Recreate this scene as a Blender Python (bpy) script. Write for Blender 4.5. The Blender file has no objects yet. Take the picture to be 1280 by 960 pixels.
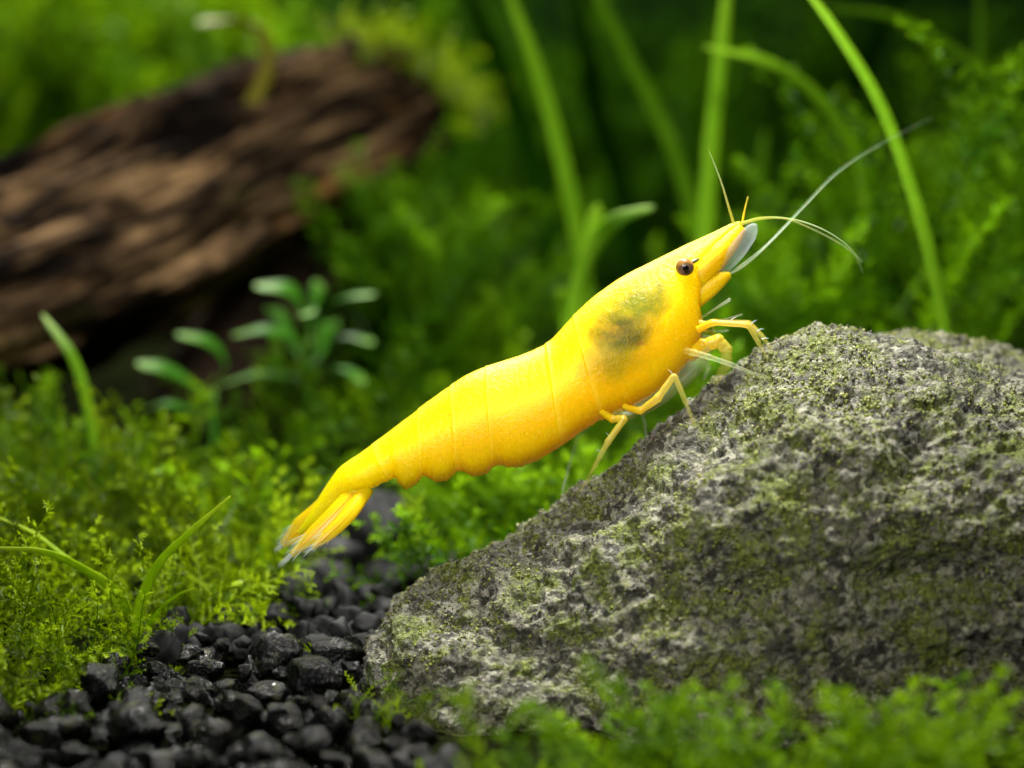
import bpy, math, random
import numpy as np
from mathutils import Vector, Matrix, noise

random.seed(7)
rng = np.random.default_rng(11)
R = math.radians

# ------------------------------------------------------------------ camera, light, exposure
# 1 Blender unit = 1 cm (the shrimp is about 2.6 cm long)
sc = bpy.context.scene
sc.unit_settings.system = 'METRIC'
sc.unit_settings.scale_length = 0.01
col = sc.collection

PPU = 270.0                 # photo pixels per cm in the plane of focus
LENS = 100.0
D = (1280 / PPU) * LENS / 36.0
PITCH = R(10)
FOCUS = Vector((0, 0, 1.28))
DIR = Vector((0, math.cos(PITCH), -math.sin(PITCH)))
UP = Vector((0, math.sin(PITCH), math.cos(PITCH)))
RIGHT = Vector((1, 0, 0))
CAM = FOCUS - DIR * D

cam = bpy.data.cameras.new('camera')
cam.lens = LENS
cam.sensor_width = 36
cam.clip_start = 0.05
cam.clip_end = 200
cam.dof.use_dof = True
cam.dof.focus_distance = D - 0.25
cam.dof.aperture_fstop = 0.34
cam.dof.aperture_blades = 0
camo = bpy.data.objects.new('camera', cam)
camo.location = CAM
camo.rotation_euler = (math.pi / 2 - PITCH, 0, 0)
col.objects.link(camo)
sc.camera = camo

world = bpy.data.worlds.new('World')
sc.world = world
world.use_nodes = True
world.node_tree.nodes['Background'].inputs[0].default_value = (0.55, 0.75, 0.45, 1)
world.node_tree.nodes['Background'].inputs[1].default_value = 0.025


def area_light(name, loc, target, sx, sy, power, colr):
    l = bpy.data.lights.new(name, 'AREA')
    l.shape = 'RECTANGLE'
    l.size, l.size_y, l.energy, l.color = sx, sy, power, colr
    o = bpy.data.objects.new(name, l)
    o.location = loc
    o.rotation_euler = (Vector(target) - Vector(loc)).to_track_quat('-Z', 'Y').to_euler()
    col.objects.link(o)
    return o


# the aquarium's LED panel hangs over the tank; added fill lamps brighten the rear and the camera's side
area_light('aquarium_lamp', (0.5, 1.0, 6.6), (0.2, 0.6, 0), 2.2, 0.9, 560, (1.0, 0.98, 0.90)).data.spread = R(120)
area_light('rear_fill_lamp', (-2.2, 10.0, 7.5), (-2.2, 10.0, 0), 2.4, 1.0, 1400, (1.0, 0.98, 0.90))  # added to brighten the weed at the upper left
area_light('front_fill_lamp', (-1.6, -6.4, 4.8), (0.5, 0.0, 1.0), 2.4, 1.8, 62, (1.0, 0.97, 0.90)).data.spread = R(56)   # added fill on the shrimp, beam narrowed to spare the log

sc.view_settings.view_transform = 'Standard'
sc.view_settings.look = 'None'
sc.view_settings.exposure = 0
sc.view_settings.gamma = 1
sc.render.engine = 'CYCLES'
sc.cycles.use_denoising = True
sc.cycles.max_bounces = 8
sc.cycles.diffuse_bounces = 3
sc.cycles.glossy_bounces = 3
sc.cycles.transmission_bounces = 6
sc.cycles.transparent_max_bounces = 8
sc.cycles.sample_clamp_indirect = 6


def P(px, py, d=0.0):
    """a point d cm behind the plane of focus, seen at photo pixel px, py"""
    s = (D + d) / D
    return CAM + DIR * (D + d) + RIGHT * ((px - 640) / PPU * s) + UP * ((480 - py) / PPU * s)


def G(px, py, z=0.0):
    """where the sight line through px, py meets height z"""
    v = P(px, py) - CAM
    t = (z - CAM.z) / v.z
    return CAM + v * t


def to_px(p):
    v = Vector(p) - CAM
    dd = v.dot(DIR)
    return 640 + v.dot(RIGHT) / dd * D * PPU, 480 - v.dot(UP) / dd * D * PPU


# ------------------------------------------------------------------ materials
class NT:
    def __init__(self, name):
        self.m = bpy.data.materials.new(name)
        self.m.use_nodes = True
        self.t = self.m.node_tree
        self.t.nodes.clear()
        self.out = self.t.nodes.new('ShaderNodeOutputMaterial')

    def n(self, typ, **kw):
        nd = self.t.nodes.new(typ)
        for k, v in kw.items():
            if k.startswith('i_'):
                key = k[2:]
                key = int(key) if key.isdigit() else key.replace('_', ' ')
                nd.inputs[key].default_value = v
            else:
                setattr(nd, k, v)
        return nd

    def l(self, a, b):
        self.t.links.new(a, b)

    def ramp(self, src, stops, interp='LINEAR'):
        r = self.n('ShaderNodeValToRGB')
        r.color_ramp.interpolation = interp
        e = r.color_ramp.elements
        while len(e) < len(stops):
            e.new(0.5)
        for el, (p, c) in zip(e, stops):
            el.position = p
            el.color = (c[0], c[1], c[2], 1) if len(c) == 3 else c
        self.l(src, r.inputs[0])
        return r.outputs[0]

    def noise(self, vec, scale, detail=4, rough=0.55, dist=0.0):
        nd = self.n('ShaderNodeTexNoise', i_Scale=scale, i_Detail=detail, i_Roughness=rough, i_Distortion=dist)
        self.l(vec, nd.inputs['Vector'])
        return nd.outputs[0]

    def voro(self, vec, scale, feature='F1', out=0, rnd=1.0):
        nd = self.n('ShaderNodeTexVoronoi', feature=feature, i_Scale=scale, i_Randomness=rnd)
        self.l(vec, nd.inputs['Vector'])
        return nd.outputs[out]

    def mix(self, fac, a, b, mode='MIX'):
        nd = self.n('ShaderNodeMix', data_type='RGBA', blend_type=mode)
        for src, idx in ((fac, 0), (a, 6), (b, 7)):
            if isinstance(src, (int, float)):
                nd.inputs[idx].default_value = src
            elif isinstance(src, tuple):
                nd.inputs[idx].default_value = (src[0], src[1], src[2], 1)
            else:
                self.l(src, nd.inputs[idx])
        return nd.outputs[2]

    def math(self, op, a, b=0.0, clamp=False):
        nd = self.n('ShaderNodeMath', operation=op, use_clamp=clamp)
        for src, idx in ((a, 0), (b, 1)):
            if isinstance(src, (int, float)):
                nd.inputs[idx].default_value = src
            else:
                self.l(src, nd.inputs[idx])
        return nd.outputs[0]

    def coord(self, which='Object'):
        return self.n('ShaderNodeTexCoord').outputs[which]

    def bump(self, h, strength, dist):
        b = self.n('ShaderNodeBump', i_Strength=strength, i_Distance=dist)
        self.l(h, b.inputs['Height'])
        return b.outputs[0]

    def principled(self, color, **kw):
        p = self.n('ShaderNodeBsdfPrincipled')
        if isinstance(color, tuple):
            p.inputs['Base Color'].default_value = (color[0], color[1], color[2], 1)
        else:
            self.l(color, p.inputs['Base Color'])
        for k, v in kw.items():
            key = k.replace('_', ' ')
            if hasattr(v, 'is_output') or isinstance(v, bpy.types.NodeSocket):
                self.l(v, p.inputs[key])
            else:
                p.inputs[key].default_value = v
        return p

    def done(self, shader):
        self.l(shader, self.out.inputs['Surface'])
        return self.m


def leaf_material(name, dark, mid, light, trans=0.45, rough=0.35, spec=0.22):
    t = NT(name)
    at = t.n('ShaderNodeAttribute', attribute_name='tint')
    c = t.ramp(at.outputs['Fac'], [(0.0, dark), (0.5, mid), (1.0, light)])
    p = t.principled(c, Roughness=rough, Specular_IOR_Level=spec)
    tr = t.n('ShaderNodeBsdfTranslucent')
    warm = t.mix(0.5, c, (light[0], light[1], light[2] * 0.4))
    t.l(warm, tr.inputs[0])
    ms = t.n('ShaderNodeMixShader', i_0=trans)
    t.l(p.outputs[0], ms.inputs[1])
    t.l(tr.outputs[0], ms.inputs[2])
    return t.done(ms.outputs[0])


def blade_material(name, base, light, tip=None, trans=0.4, spec=0.12, grain=(9, 9, 1.2)):
    """smooth leaf of grass or a broad leaf: along-blade veins, slightly mottled, thin enough to glow"""
    t = NT(name)
    o = t.coord('Object')
    mp = t.n('ShaderNodeMapping')
    mp.inputs['Scale'].default_value = grain
    t.l(o, mp.inputs['Vector'])
    nz = t.noise(mp.outputs[0], 3.0, 3)
    c = t.ramp(nz, [(0.3, base), (0.7, light)])
    at = t.n('ShaderNodeAttribute', attribute_name='tint')
    if tip:
        c = t.mix(t.ramp(at.outputs['Fac'], [(0.70, (0, 0, 0)), (1.0, (1, 1, 1))]), c, tip)
    nb = t.bump(nz, 0.25, 0.02)
    p = t.principled(c, Roughness=0.45, Specular_IOR_Level=spec)
    t.l(nb, p.inputs['Normal'])
    tr = t.n('ShaderNodeBsdfTranslucent')
    t.l(c, tr.inputs[0])
    ms = t.n('ShaderNodeMixShader', i_0=trans)
    t.l(p.outputs[0], ms.inputs[1])
    t.l(tr.outputs[0], ms.inputs[2])
    return t.done(ms.outputs[0])


M = {}
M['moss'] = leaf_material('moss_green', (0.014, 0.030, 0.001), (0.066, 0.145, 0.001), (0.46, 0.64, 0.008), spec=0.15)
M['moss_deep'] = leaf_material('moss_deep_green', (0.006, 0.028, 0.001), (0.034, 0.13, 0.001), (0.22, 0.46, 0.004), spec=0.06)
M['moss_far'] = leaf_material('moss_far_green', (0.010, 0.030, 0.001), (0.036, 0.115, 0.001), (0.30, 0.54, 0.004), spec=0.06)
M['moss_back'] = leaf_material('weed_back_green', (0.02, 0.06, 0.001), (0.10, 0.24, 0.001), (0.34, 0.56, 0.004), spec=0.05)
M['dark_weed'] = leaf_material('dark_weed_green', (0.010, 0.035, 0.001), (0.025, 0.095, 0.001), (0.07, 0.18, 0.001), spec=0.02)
M['blade'] = blade_material('grass_blade_green', (0.12, 0.29, 0.006), (0.18, 0.37, 0.010), (0.22, 0.42, 0.015))
M['blade_deep'] = blade_material('grass_blade_deep', (0.08, 0.21, 0.004), (0.12, 0.28, 0.006), (0.12, 0.28, 0.008))
M['blade_pale'] = blade_material('grass_blade_pale', (0.12, 0.30, 0.008), (0.18, 0.36, 0.015), (0.55, 0.75, 0.28), spec=0.05)
M['broad'] = blade_material('broad_leaf_green', (0.045, 0.19, 0.008), (0.07, 0.25, 0.014), (0.24, 0.46, 0.08), grain=(3, 3, 3), spec=0.35)
M['sprig'] = blade_material('bright_sprig_green', (0.30, 0.48, 0.008), (0.42, 0.60, 0.012), (0.52, 0.64, 0.05), trans=0.5)
M['brown_stem'] = blade_material('brown_sprout', (0.26, 0.24, 0.02), (0.36, 0.33, 0.03), (0.36, 0.56, 0.02))


def rock_material():
    t = NT('algae_covered_granite')
    o = t.coord('Object')
    big = t.noise(o, 1.6, 5, 0.6)
    mid = t.noise(o, 6.0, 6, 0.62)
    grain = t.noise(o, 19.0, 5, 0.72)
    fine = t.noise(o, 60.0, 3, 0.65)
    cell = t.voro(o, 24.0)
    cellc = t.n('ShaderNodeTexVoronoi', feature='F1', i_Scale=30.0)
    wob = t.n('ShaderNodeVectorMath', operation='MULTIPLY_ADD')
    nzv = t.n('ShaderNodeTexNoise', i_Scale=22.0, i_Detail=2.0)
    t.l(o, nzv.inputs['Vector'])
    t.l(nzv.outputs['Color'], wob.inputs[0])
    wob.inputs[1].default_value = (0.05, 0.05, 0.05)
    t.l(o, wob.inputs[2])
    t.l(wob.outputs[0], cellc.inputs['Vector'])
    sep = t.n('ShaderNodeSeparateColor')
    t.l(cellc.outputs['Color'], sep.inputs[0])
    # mineral grains: pale feldspar, grey, dark mica
    stone = t.ramp(sep.outputs[0], [(0.0, (0.02, 0.02, 0.016)), (0.22, (0.09, 0.087, 0.06)), (0.5, (0.24, 0.23, 0.17)), (0.8, (0.43, 0.41, 0.315)), (1.0, (0.68, 0.66, 0.54))])
    stone = t.mix(t.ramp(grain, [(0.35, (0, 0, 0)), (0.7, (1, 1, 1))]), t.mix(0.6, stone, (0.10, 0.095, 0.075)), stone)
    # algae film
    alg = t.ramp(fine, [(0.3, (0.035, 0.045, 0.003)), (0.5, (0.13, 0.17, 0.008)), (0.70, (0.38, 0.44, 0.05))])
    cover = t.math('ADD', t.math('MULTIPLY', big, 0.20), t.math('ADD', t.math('MULTIPLY', mid, 0.42), t.math('MULTIPLY', grain, 0.38)))
    cf = t.ramp(cover, [(0.478, (0, 0, 0)), (0.56, (0.85, 0.85, 0.85))])
    sx = t.n('ShaderNodeMath', operation='MULTIPLY', i_1=0.8)
    t.l(cf, sx.inputs[0])
    c = t.mix(cf, stone, alg)
    # dark pits and black specks
    pit = t.ramp(t.math('ADD', t.math('MULTIPLY', grain, 0.6), t.math('MULTIPLY', mid, 0.5)), [(0.44, (1, 1, 1)), (0.52, (0, 0, 0))])
    c = t.mix(t.math('MULTIPLY', pit, 0.85), c, (0.022, 0.022, 0.014))
    sp = t.ramp(t.voro(o, 34.0), [(0.10, (1, 1, 1)), (0.24, (0, 0, 0))])
    spm = t.math('MULTIPLY', sp, t.ramp(t.noise(o, 4.0, 2), [(0.42, (0, 0, 0)), (0.6, (1, 1, 1))]))
    c = t.mix(t.math('MULTIPLY', spm, 0.9), c, (0.015, 0.015, 0.01))
    h = t.math('ADD', t.math('MULTIPLY', grain, 1.0), t.math('ADD', t.math('MULTIPLY', fine, 0.5), t.math('MULTIPLY', cell, -0.5)))
    nb = t.bump(h, 1.0, 0.07)
    p = t.principled(c, Roughness=0.55, Specular_IOR_Level=0.45)
    t.l(nb, p.inputs['Normal'])
    return t.done(p.outputs[0])


def gravel_material():
    t = NT('black_gravel')
    o = t.coord('Object')
    oi = t.n('ShaderNodeObjectInfo')
    va = t.n('ShaderNodeVectorMath', operation='MULTIPLY_ADD')
    t.l(oi.outputs['Location'], va.inputs[0])
    va.inputs[1].default_value = (9, 9, 9)
    t.l(o, va.inputs[2])
    v = va.outputs[0]
    a = t.noise(v, 1.6, 4, 0.6)
    b = t.noise(v, 5.5, 4, 0.7)
    pit = t.voro(v, 4.5)
    c = t.ramp(b, [(0.36, (0.0015, 0.0015, 0.002)), (0.55, (0.004, 0.004, 0.0045)), (0.74, (0.024, 0.0245, 0.026))])
    tone = t.ramp(oi.outputs['Random'], [(0.0, (0.6, 0.6, 0.6)), (0.75, (1.0, 1.0, 1.0)), (0.92, (1.7, 1.75, 1.8)), (1.0, (4.0, 4.1, 4.3))])
    c = t.mix(1.0, c, tone, 'MULTIPLY')
    ol = t.ramp(a, [(0.56, (0, 0, 0)), (0.72, (1, 1, 1))])
    c = t.mix(t.math('MULTIPLY', ol, 0.35), c, (0.075, 0.085, 0.012))
    h = t.math('ADD', t.math('MULTIPLY', a, 0.6), t.math('ADD', t.math('MULTIPLY', b, 0.8), t.math('MULTIPLY', pit, 0.5)))
    nb = t.bump(h, 0.6, 0.03)
    rg = t.ramp(b, [(0.35, (0.22, 0.22, 0.22)), (0.62, (0.08, 0.08, 0.08))])
    p = t.principled(c, Specular_IOR_Level=0.20)
    t.l(rg, p.inputs['Roughness'])
    t.l(nb, p.inputs['Normal'])
    return t.done(p.outputs[0])


def soil_material():
    t = NT('dark_soil')
    o = t.coord('Object')
    a = t.noise(o, 3.0, 5)
    c = t.ramp(a, [(0.3, (0.003, 0.004, 0.002)), (0.7, (0.010, 0.013, 0.004))])
    p = t.principled(c, Roughness=1.0, Specular_IOR_Level=0.0)
    t.l(t.bump(t.noise(o, 12.0, 5), 0.8, 0.06), p.inputs['Normal'])
    return t.done(p.outputs[0])


def wood_material():
    t = NT('weathered_driftwood')
    o = t.coord('UV')
    mp = t.n('ShaderNodeMapping')
    mp.inputs['Scale'].default_value = (1.7, 0.55, 1.0)
    t.l(o, mp.inputs['Vector'])
    v = mp.outputs[0]
    a = t.noise(v, 2.0, 6, 0.62, 0.6)
    mp2 = t.n('ShaderNodeMapping')
    mp2.inputs['Scale'].default_value = (4.0, 0.6, 1.0)
    t.l(o, mp2.inputs['Vector'])
    f = t.noise(mp2.outputs[0], 3.0, 5, 0.65, 0.8)
    c = t.ramp(a, [(0.39, (0.006, 0.004, 0.003)), (0.47, (0.065, 0.040, 0.021)), (0.55, (0.23, 0.138, 0.070)), (0.68, (0.54, 0.34, 0.165))])
    c = t.mix(t.ramp(f, [(0.43, (1, 1, 1)), (0.55, (0, 0, 0))]), c, (0.008, 0.006, 0.005))
    org = t.ramp(t.noise(v, 1.1, 4, 0.6, 0.4), [(0.58, (0, 0, 0)), (0.70, (1, 1, 1))])
    c = t.mix(t.math('MULTIPLY', org, 0.6), c, (0.38, 0.17, 0.045))
    alg = t.ramp(t.noise(v, 0.8, 4), [(0.58, (0, 0, 0)), (0.72, (1, 1, 1))])
    c = t.mix(t.math('MULTIPLY', alg, 0.4), c, (0.12, 0.12, 0.02))
    p = t.principled(c, Roughness=0.9, Specular_IOR_Level=0.03)
    t.l(t.bump(t.math('ADD', a, f), 1.0, 0.10), p.inputs['Normal'])
    return t.done(p.outputs[0])


M['rock'] = rock_material()
M['gravel'] = gravel_material()
M['soil'] = soil_material()
t = NT('black_gravel_far')
M['gravel_far'] = t.done(t.principled(t.ramp(t.noise(t.coord('Object'), 9.0, 4), [(0.35, (0.002, 0.002, 0.0025)), (0.7, (0.030, 0.0305, 0.032))]), Roughness=0.6, Specular_IOR_Level=0.10).outputs[0])
M['wood'] = wood_material()


# ------------------------------------------------------------------ mesh helpers
def link(o, parent=None):
    col.objects.link(o)
    if parent is not None:
        o.parent = parent
    return o


def mesh_arrays(name, verts, quads, mat, parent=None, tint=None, smooth=True, uv=None):
    verts = np.asarray(verts, dtype=np.float32)
    quads = np.asarray(quads, dtype=np.int32)
    if parent is not None:
        off = Vector((0, 0, 0))
        q = parent
        while q is not None:
            off += q.location
            q = q.parent
        verts = verts - np.array(off, dtype=np.float32)
    me = bpy.data.meshes.new(name)
    me.vertices.add(len(verts))
    me.vertices.foreach_set('co', verts.ravel())
    k = quads.shape[1]
    me.loops.add(len(quads) * k)
    me.loops.foreach_set('vertex_index', quads.ravel())
    me.polygons.add(len(quads))
    me.polygons.foreach_set('loop_start', np.arange(0, len(quads) * k, k, dtype=np.int32))
    me.update(calc_edges=True)
    me.validate()
    if tint is not None:
        a = me.attributes.new('tint', 'FLOAT', 'POINT')
        a.data.foreach_set('value', np.asarray(tint, dtype=np.float32))
    if uv is not None:
        u = me.uv_layers.new(name='uv')
        uv = np.asarray(uv, dtype=np.float32)
        u.data.foreach_set('uv', uv[quads.ravel()].ravel())
    me.polygons.foreach_set('use_smooth', np.full(len(quads), smooth, dtype=bool))
    me.materials.append(mat)
    o = bpy.data.objects.new(name, me)
    return link(o, parent)


def tag(o, label=None, cat=None, group=None, kind=None):
    if label: o['label'] = label
    if cat: o['category'] = cat
    if group: o['group'] = group
    if kind: o['kind'] = kind
    return o


def thing(name, loc, label, cat, group=None, kind=None):
    o = bpy.data.objects.new(name, None)
    o.empty_display_size = 0.1
    o.location = loc
    col.objects.link(o)
    return tag(o, label, cat, group, kind)


def spline(pts, n):
    """Catmull-Rom through the points, n samples, even in parameter"""
    pts = np.array([tuple(p) for p in pts], dtype=float)
    if len(pts) == 2:
        t = np.linspace(0, 1, n)[:, None]
        return pts[0] * (1 - t) + pts[1] * t
    p = np.vstack([2 * pts[0] - pts[1], pts, 2 * pts[-1] - pts[-2]])
    out = []
    m = len(pts) - 1
    for u in np.linspace(0, m, n):
        i = min(int(u), m - 1)
        t = u - i
        a, b, c, d = p[i], p[i + 1], p[i + 2], p[i + 3]
        out.append(0.5 * ((2 * b) + (-a + c) * t + (2 * a - 5 * b + 4 * c - d) * t * t + (-a + 3 * b - 3 * c + d) * t ** 3))
    return np.array(out)


def sweep(path, rw, rt, side, nring=10, cap=True):
    """tube with elliptic section: rw half width along side, rt half thickness. path (n,3); rw, rt (n,)"""
    path = np.asarray(path, dtype=float)
    n = len(path)
    tan = np.gradient(path, axis=0)
    tan /= np.linalg.norm(tan, axis=1)[:, None] + 1e-12
    side = np.asarray(side, dtype=float)
    if side.ndim == 1:
        side = np.tile(side, (n, 1))
    s = side - (side * tan).sum(1)[:, None] * tan
    s /= np.linalg.norm(s, axis=1)[:, None] + 1e-12
    b = np.cross(tan, s)
    ang = np.linspace(0, 2 * math.pi, nring, endpoint=False)
    rw = np.broadcast_to(np.asarray(rw, dtype=float), (n,))
    rt = np.broadcast_to(np.asarray(rt, dtype=float), (n,))
    v = path[:, None, :] + s[:, None, :] * (rw[:, None] * np.cos(ang))[:, :, None] + b[:, None, :] * (rt[:, None] * np.sin(ang))[:, :, None]
    v = v.reshape(-1, 3)
    i = np.arange(n - 1)[:, None] * nring
    j = np.arange(nring)[None, :]
    jn = (j + 1) % nring
    q = np.stack([i + j, i + jn, i + nring + jn, i + nring + j], axis=-1).reshape(-1, 4)
    if cap:
        # caps of quads that meet at a centre vertex pair
        v = np.vstack([v, path[0][None], path[-1][None]])
        c0, c1 = len(v) - 2, len(v) - 1
        half = nring // 2
        caps = []
        for k in range(0, nring, 2):
            caps.append([c0, (k + 2) % nring, (k + 1) % nring, k])
            base = (n - 1) * nring
            caps.append([c1, base + k, base + k + 1, base + (k + 2) % nring])
        q = np.vstack([q, np.array(caps)])
    return v, q


def tube_tint(n, nring, cap=True):
    t = np.repeat(np.linspace(0, 1, n), nring)
    return np.concatenate([t, [0, 1]]) if cap else t


def join(parts):
    vs, qs, off = [], [], 0
    for v, q in parts:
        vs.append(v)
        qs.append(q + off)
        off += len(v)
    return np.vstack(vs), np.vstack(qs)


def wpx(px, d=0.0):
    return px / PPU * (D + d) / D


def blade(name, pts, width, mat, parent=None, label=None, thick=0.22, taper=0.75, side=(1, 0.35, 0), n=34, base=0.8, shape=None, group=None, cat='grass'):
    """pts: list of (px, py, depth); width in photo pixels at its depth"""
    path = spline([P(*p) for p in pts], n)
    dm = sum(p[2] for p in pts) / len(pts)
    t = np.linspace(0, 1, n)
    if shape is None:
        prof = (base + (1 - base) * np.minimum(t / 0.3, 1)) * np.clip((1 - t ** 6) ** 0.5, 0.04, 1) * (1 - (1 - taper) * t)
    else:
        prof = np.interp(t, shape[0], shape[1])
    w = wpx(width, dm) / 2 * prof * 0.85
    v, q = sweep(path, w, np.maximum(w * thick, 0.002), side, 10)
    o = mesh_arrays(name, v, q, mat, parent, tint=tube_tint(n, 10))
    if label:
        tag(o, label, cat, group)
    return o


# ------------------------------------------------------------------ the ground
def ground_h(x, y):
    h = 0.0
    if y > 2.5:
        h += 0.055 * (y - 2.5)
    h += 0.10 * noise.noise((x * 0.7, y * 0.7, 3.1)) * min(1.0, max(0.0, (y - 0.5) / 2 + 0.3))
    # a low mound of moss soil to the left
    h += 0.28 * math.exp(-(((x + 2.9) / 1.1) ** 2 + ((y - 1.6) / 1.6) ** 2))
    h += 0.25 * math.exp(-(((x + 0.5) / 1.3) ** 2 + ((y - 4.6) / 1.4) ** 2))
    return h


def grid_mesh(x0, x1, y0, y1, nx, ny, zf):
    xs, ys = np.linspace(x0, x1, nx), np.linspace(y0, y1, ny)
    v = np.array([(x, y, zf(x, y)) for y in ys for x in xs])
    i, j = np.meshgrid(np.arange(ny - 1), np.arange(nx - 1), indexing='ij')
    a = (i * nx + j).ravel()
    return v, np.stack([a, a + 1, a + nx + 1, a + nx], 1)


v, q = grid_mesh(-16, 16, -7, 18, 130, 110, lambda x, y: ground_h(x, y) - 0.13)
substrate = mesh_arrays('substrate_ground', v, q, M['soil'])
tag(substrate, 'dark planted aquarium soil under moss and black gravel', 'ground', kind='structure')

# back pane of the tank, far behind the plants
t = NT('dark_green_back_pane')
nz = t.noise(t.coord('Object'), 0.35, 3)
M['pane'] = t.done(t.principled(t.ramp(nz, [(0.3, (0.006, 0.022, 0.004)), (0.7, (0.014, 0.045, 0.006))]), Roughness=0.9, Specular_IOR_Level=0.03).outputs[0])
bx = [(-16, 17.0, -0.5), (16, 17.0, -0.5), (16, 17.0, 10), (-16, 17.0, 10), (-16, 17.4, -0.5), (16, 17.4, -0.5), (16, 17.4, 10), (-16, 17.4, 10)]
bq = [(0, 1, 2, 3), (5, 4, 7, 6), (4, 0, 3, 7), (1, 5, 6, 2), (3, 2, 6, 7), (4, 5, 1, 0)]
tag(mesh_arrays('aquarium_back_wall', bx, bq, M['pane'], smooth=False), 'dark green rear pane of the aquarium behind the plants', 'wall', kind='structure')


# ------------------------------------------------------------------ rock
def rock_loft(crest, ycrest, wf, wb, nx=90, nt=70, zmin=-0.15, ef=0.9, ez=0.85):
    cx = [c[0] for c in crest]
    cy = [c[1] for c in crest]
    X = np.linspace(cx[0], cx[-1], nx)
    verts = []
    for x in X:
        y = float(np.interp(x, cx, cy))
        yc = float(np.interp(x, *ycrest))
        p = P(x, y, 0)
        # put the crest at world depth yc on the same sight line
        ray = p - CAM
        k = (yc - CAM.y) / ray.y
        c = CAM + ray * k
        W, B = float(np.interp(x, *wf)), float(np.interp(x, *wb))
        zc = max(c.z - zmin, 0.02)
        for th in np.linspace(-math.pi / 2, math.pi / 2, nt):
            s, co = math.sin(th), max(math.cos(th), 0.0)
            if th < 0:
                yy = c.y + B * abs(s) ** 0.9
                zz = zmin + zc * co ** 0.9
            else:
                yy = c.y - W * abs(s) ** ef
                zz = zmin + zc * co ** ez
            verts.append((c.x, yy, zz))
    n = nt
    q = [(i * n + j, i * n + j + 1, (i + 1) * n + j + 1, (i + 1) * n + j) for i in range(nx - 1) for j in range(n - 1)]
    # underside and ends
    v = list(verts)
    q += [(i * n, (i + 1) * n, (i + 1) * n + n - 1, i * n + n - 1) for i in range(nx - 1)]
    for i, flip in ((0, False), (nx - 1, True)):
        for j in range(n // 2 - 1):
            f = (i * n + j, i * n + n - 1 - j, i * n + n - 2 - j, i * n + j + 1)
            q.append(f[::-1] if flip else f)
    return np.array(v), np.array(q)


main = rock_loft(
    [(428, 880), (440, 838), (458, 795), (478, 765), (505, 738), (545, 714), (600, 692), (650, 665), (700, 630), (780, 578), (850, 522), (915, 467), (960, 435), (1000, 417), (1045, 411), (1090, 418), (1150, 430), (1210, 446), (1280, 468), (1400, 540), (1520, 780)],
    ([428, 600, 1000, 1520], [-0.15, -0.05, 0.0, 0.1]),
    ([428, 470, 540, 640, 800, 1040, 1300, 1520], [0.10, 0.55, 0.75, 0.90, 1.05, 1.2, 1.25, 0.9]),
    ([428, 500, 700, 1040, 1520], [0.10, 0.35, 0.7, 1.0, 0.9]))
rear = rock_loft(
    [(960, 520), (1010, 455), (1060, 428), (1110, 416), (1160, 413), (1230, 427), (1280, 443), (1380, 480), (1500, 560), (1600, 800)],
    ([960, 1600], [0.75, 1.15]),
    ([960, 1100, 1600], [0.5, 1.1, 1.1]), ([960, 1100, 1600], [0.3, 0.6, 0.6]), ez=0.75)
v, q = join([main, rear])
me = bpy.data.meshes.new('rock_cage')
me.from_pydata(v.tolist(), [], q.tolist())
tmp = bpy.data.objects.new('rock_cage', me)
col.objects.link(tmp)
md = tmp.modifiers.new('remesh', 'REMESH')
md.mode = 'VOXEL'
md.voxel_size = 0.0125
sm = tmp.modifiers.new('smooth', 'SMOOTH')
sm.iterations = 8
bpy.context.view_layer.update()
ev = tmp.evaluated_get(bpy.context.evaluated_depsgraph_get())
rme = bpy.data.meshes.new_from_object(ev)
bpy.data.objects.remove(tmp)
nv = len(rme.vertices)
co = np.empty(nv * 3, dtype=np.float32)
rme.vertices.foreach_get('co', co)
co = co.reshape(-1, 3)
no = np.empty(nv * 3, dtype=np.float32)
rme.vertices.foreach_get('normal', no)
no = no.reshape(-1, 3)
disp = np.zeros(nv)
fr = noise.fractal
for k in range(nv):
    x, y, z = co[k]
    a = fr((x * 1.1, y * 1.1, z * 1.3), 1.0, 2.0, 3) * 0.10
    b = noise.ridged_multi_fractal((x * 1.5 + 5, y * 1.8, z * 2.6), 1.0, 2.1, 3, 0.9, 2.0) * 0.075 - 0.04
    vd = noise.voronoi((x * 1.7, y * 1.7 + 3, z * 2.2))[0]
    b += 0.10 * min(0.45, vd[1] - vd[0]) - 0.03
    c = fr((x * 8, y * 8, z * 8), 0.8, 2.0, 3) * 0.030
    d = fr((x * 24, y * 24, z * 24), 0.6, 2.0, 2) * 0.019
    # crevice below the shelf on the front of the stone
    zc = 0.60 + 0.10 * (x - 1.2) + 0.05 * noise.noise((x * 2.3, 1.7, 0.0))
    m = min(1, max(0, (x - 0.55) / 0.5))
    e = (-0.15 * math.exp(-((z - zc) / 0.075) ** 2) + 0.08 * math.exp(-((z - zc - 0.24) / 0.14) ** 2)) * m * (0.6 + 0.8 * noise.noise((x * 1.9, 4.0, z)))
    if y > 0.1:
        e = 0
    front = min(1.0, max(0.15, (0.25 - y) / 0.5))
    disp[k] = (a + b - 0.04) * front + c + d + e
    # keep the crest line close to its height
co = co + no * disp[:, None].astype(np.float32)
rme.vertices.foreach_set('co', co.ravel())
rme.polygons.foreach_set('use_smooth', np.ones(len(rme.polygons), dtype=bool))
rme.materials.clear()
rme.materials.append(M['rock'])
rme.update()
rock = bpy.data.objects.new('rock', rme)
link(rock)
tag(rock, 'large speckled grey rock with green algae that the yellow shrimp climbs', 'rock')

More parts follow.
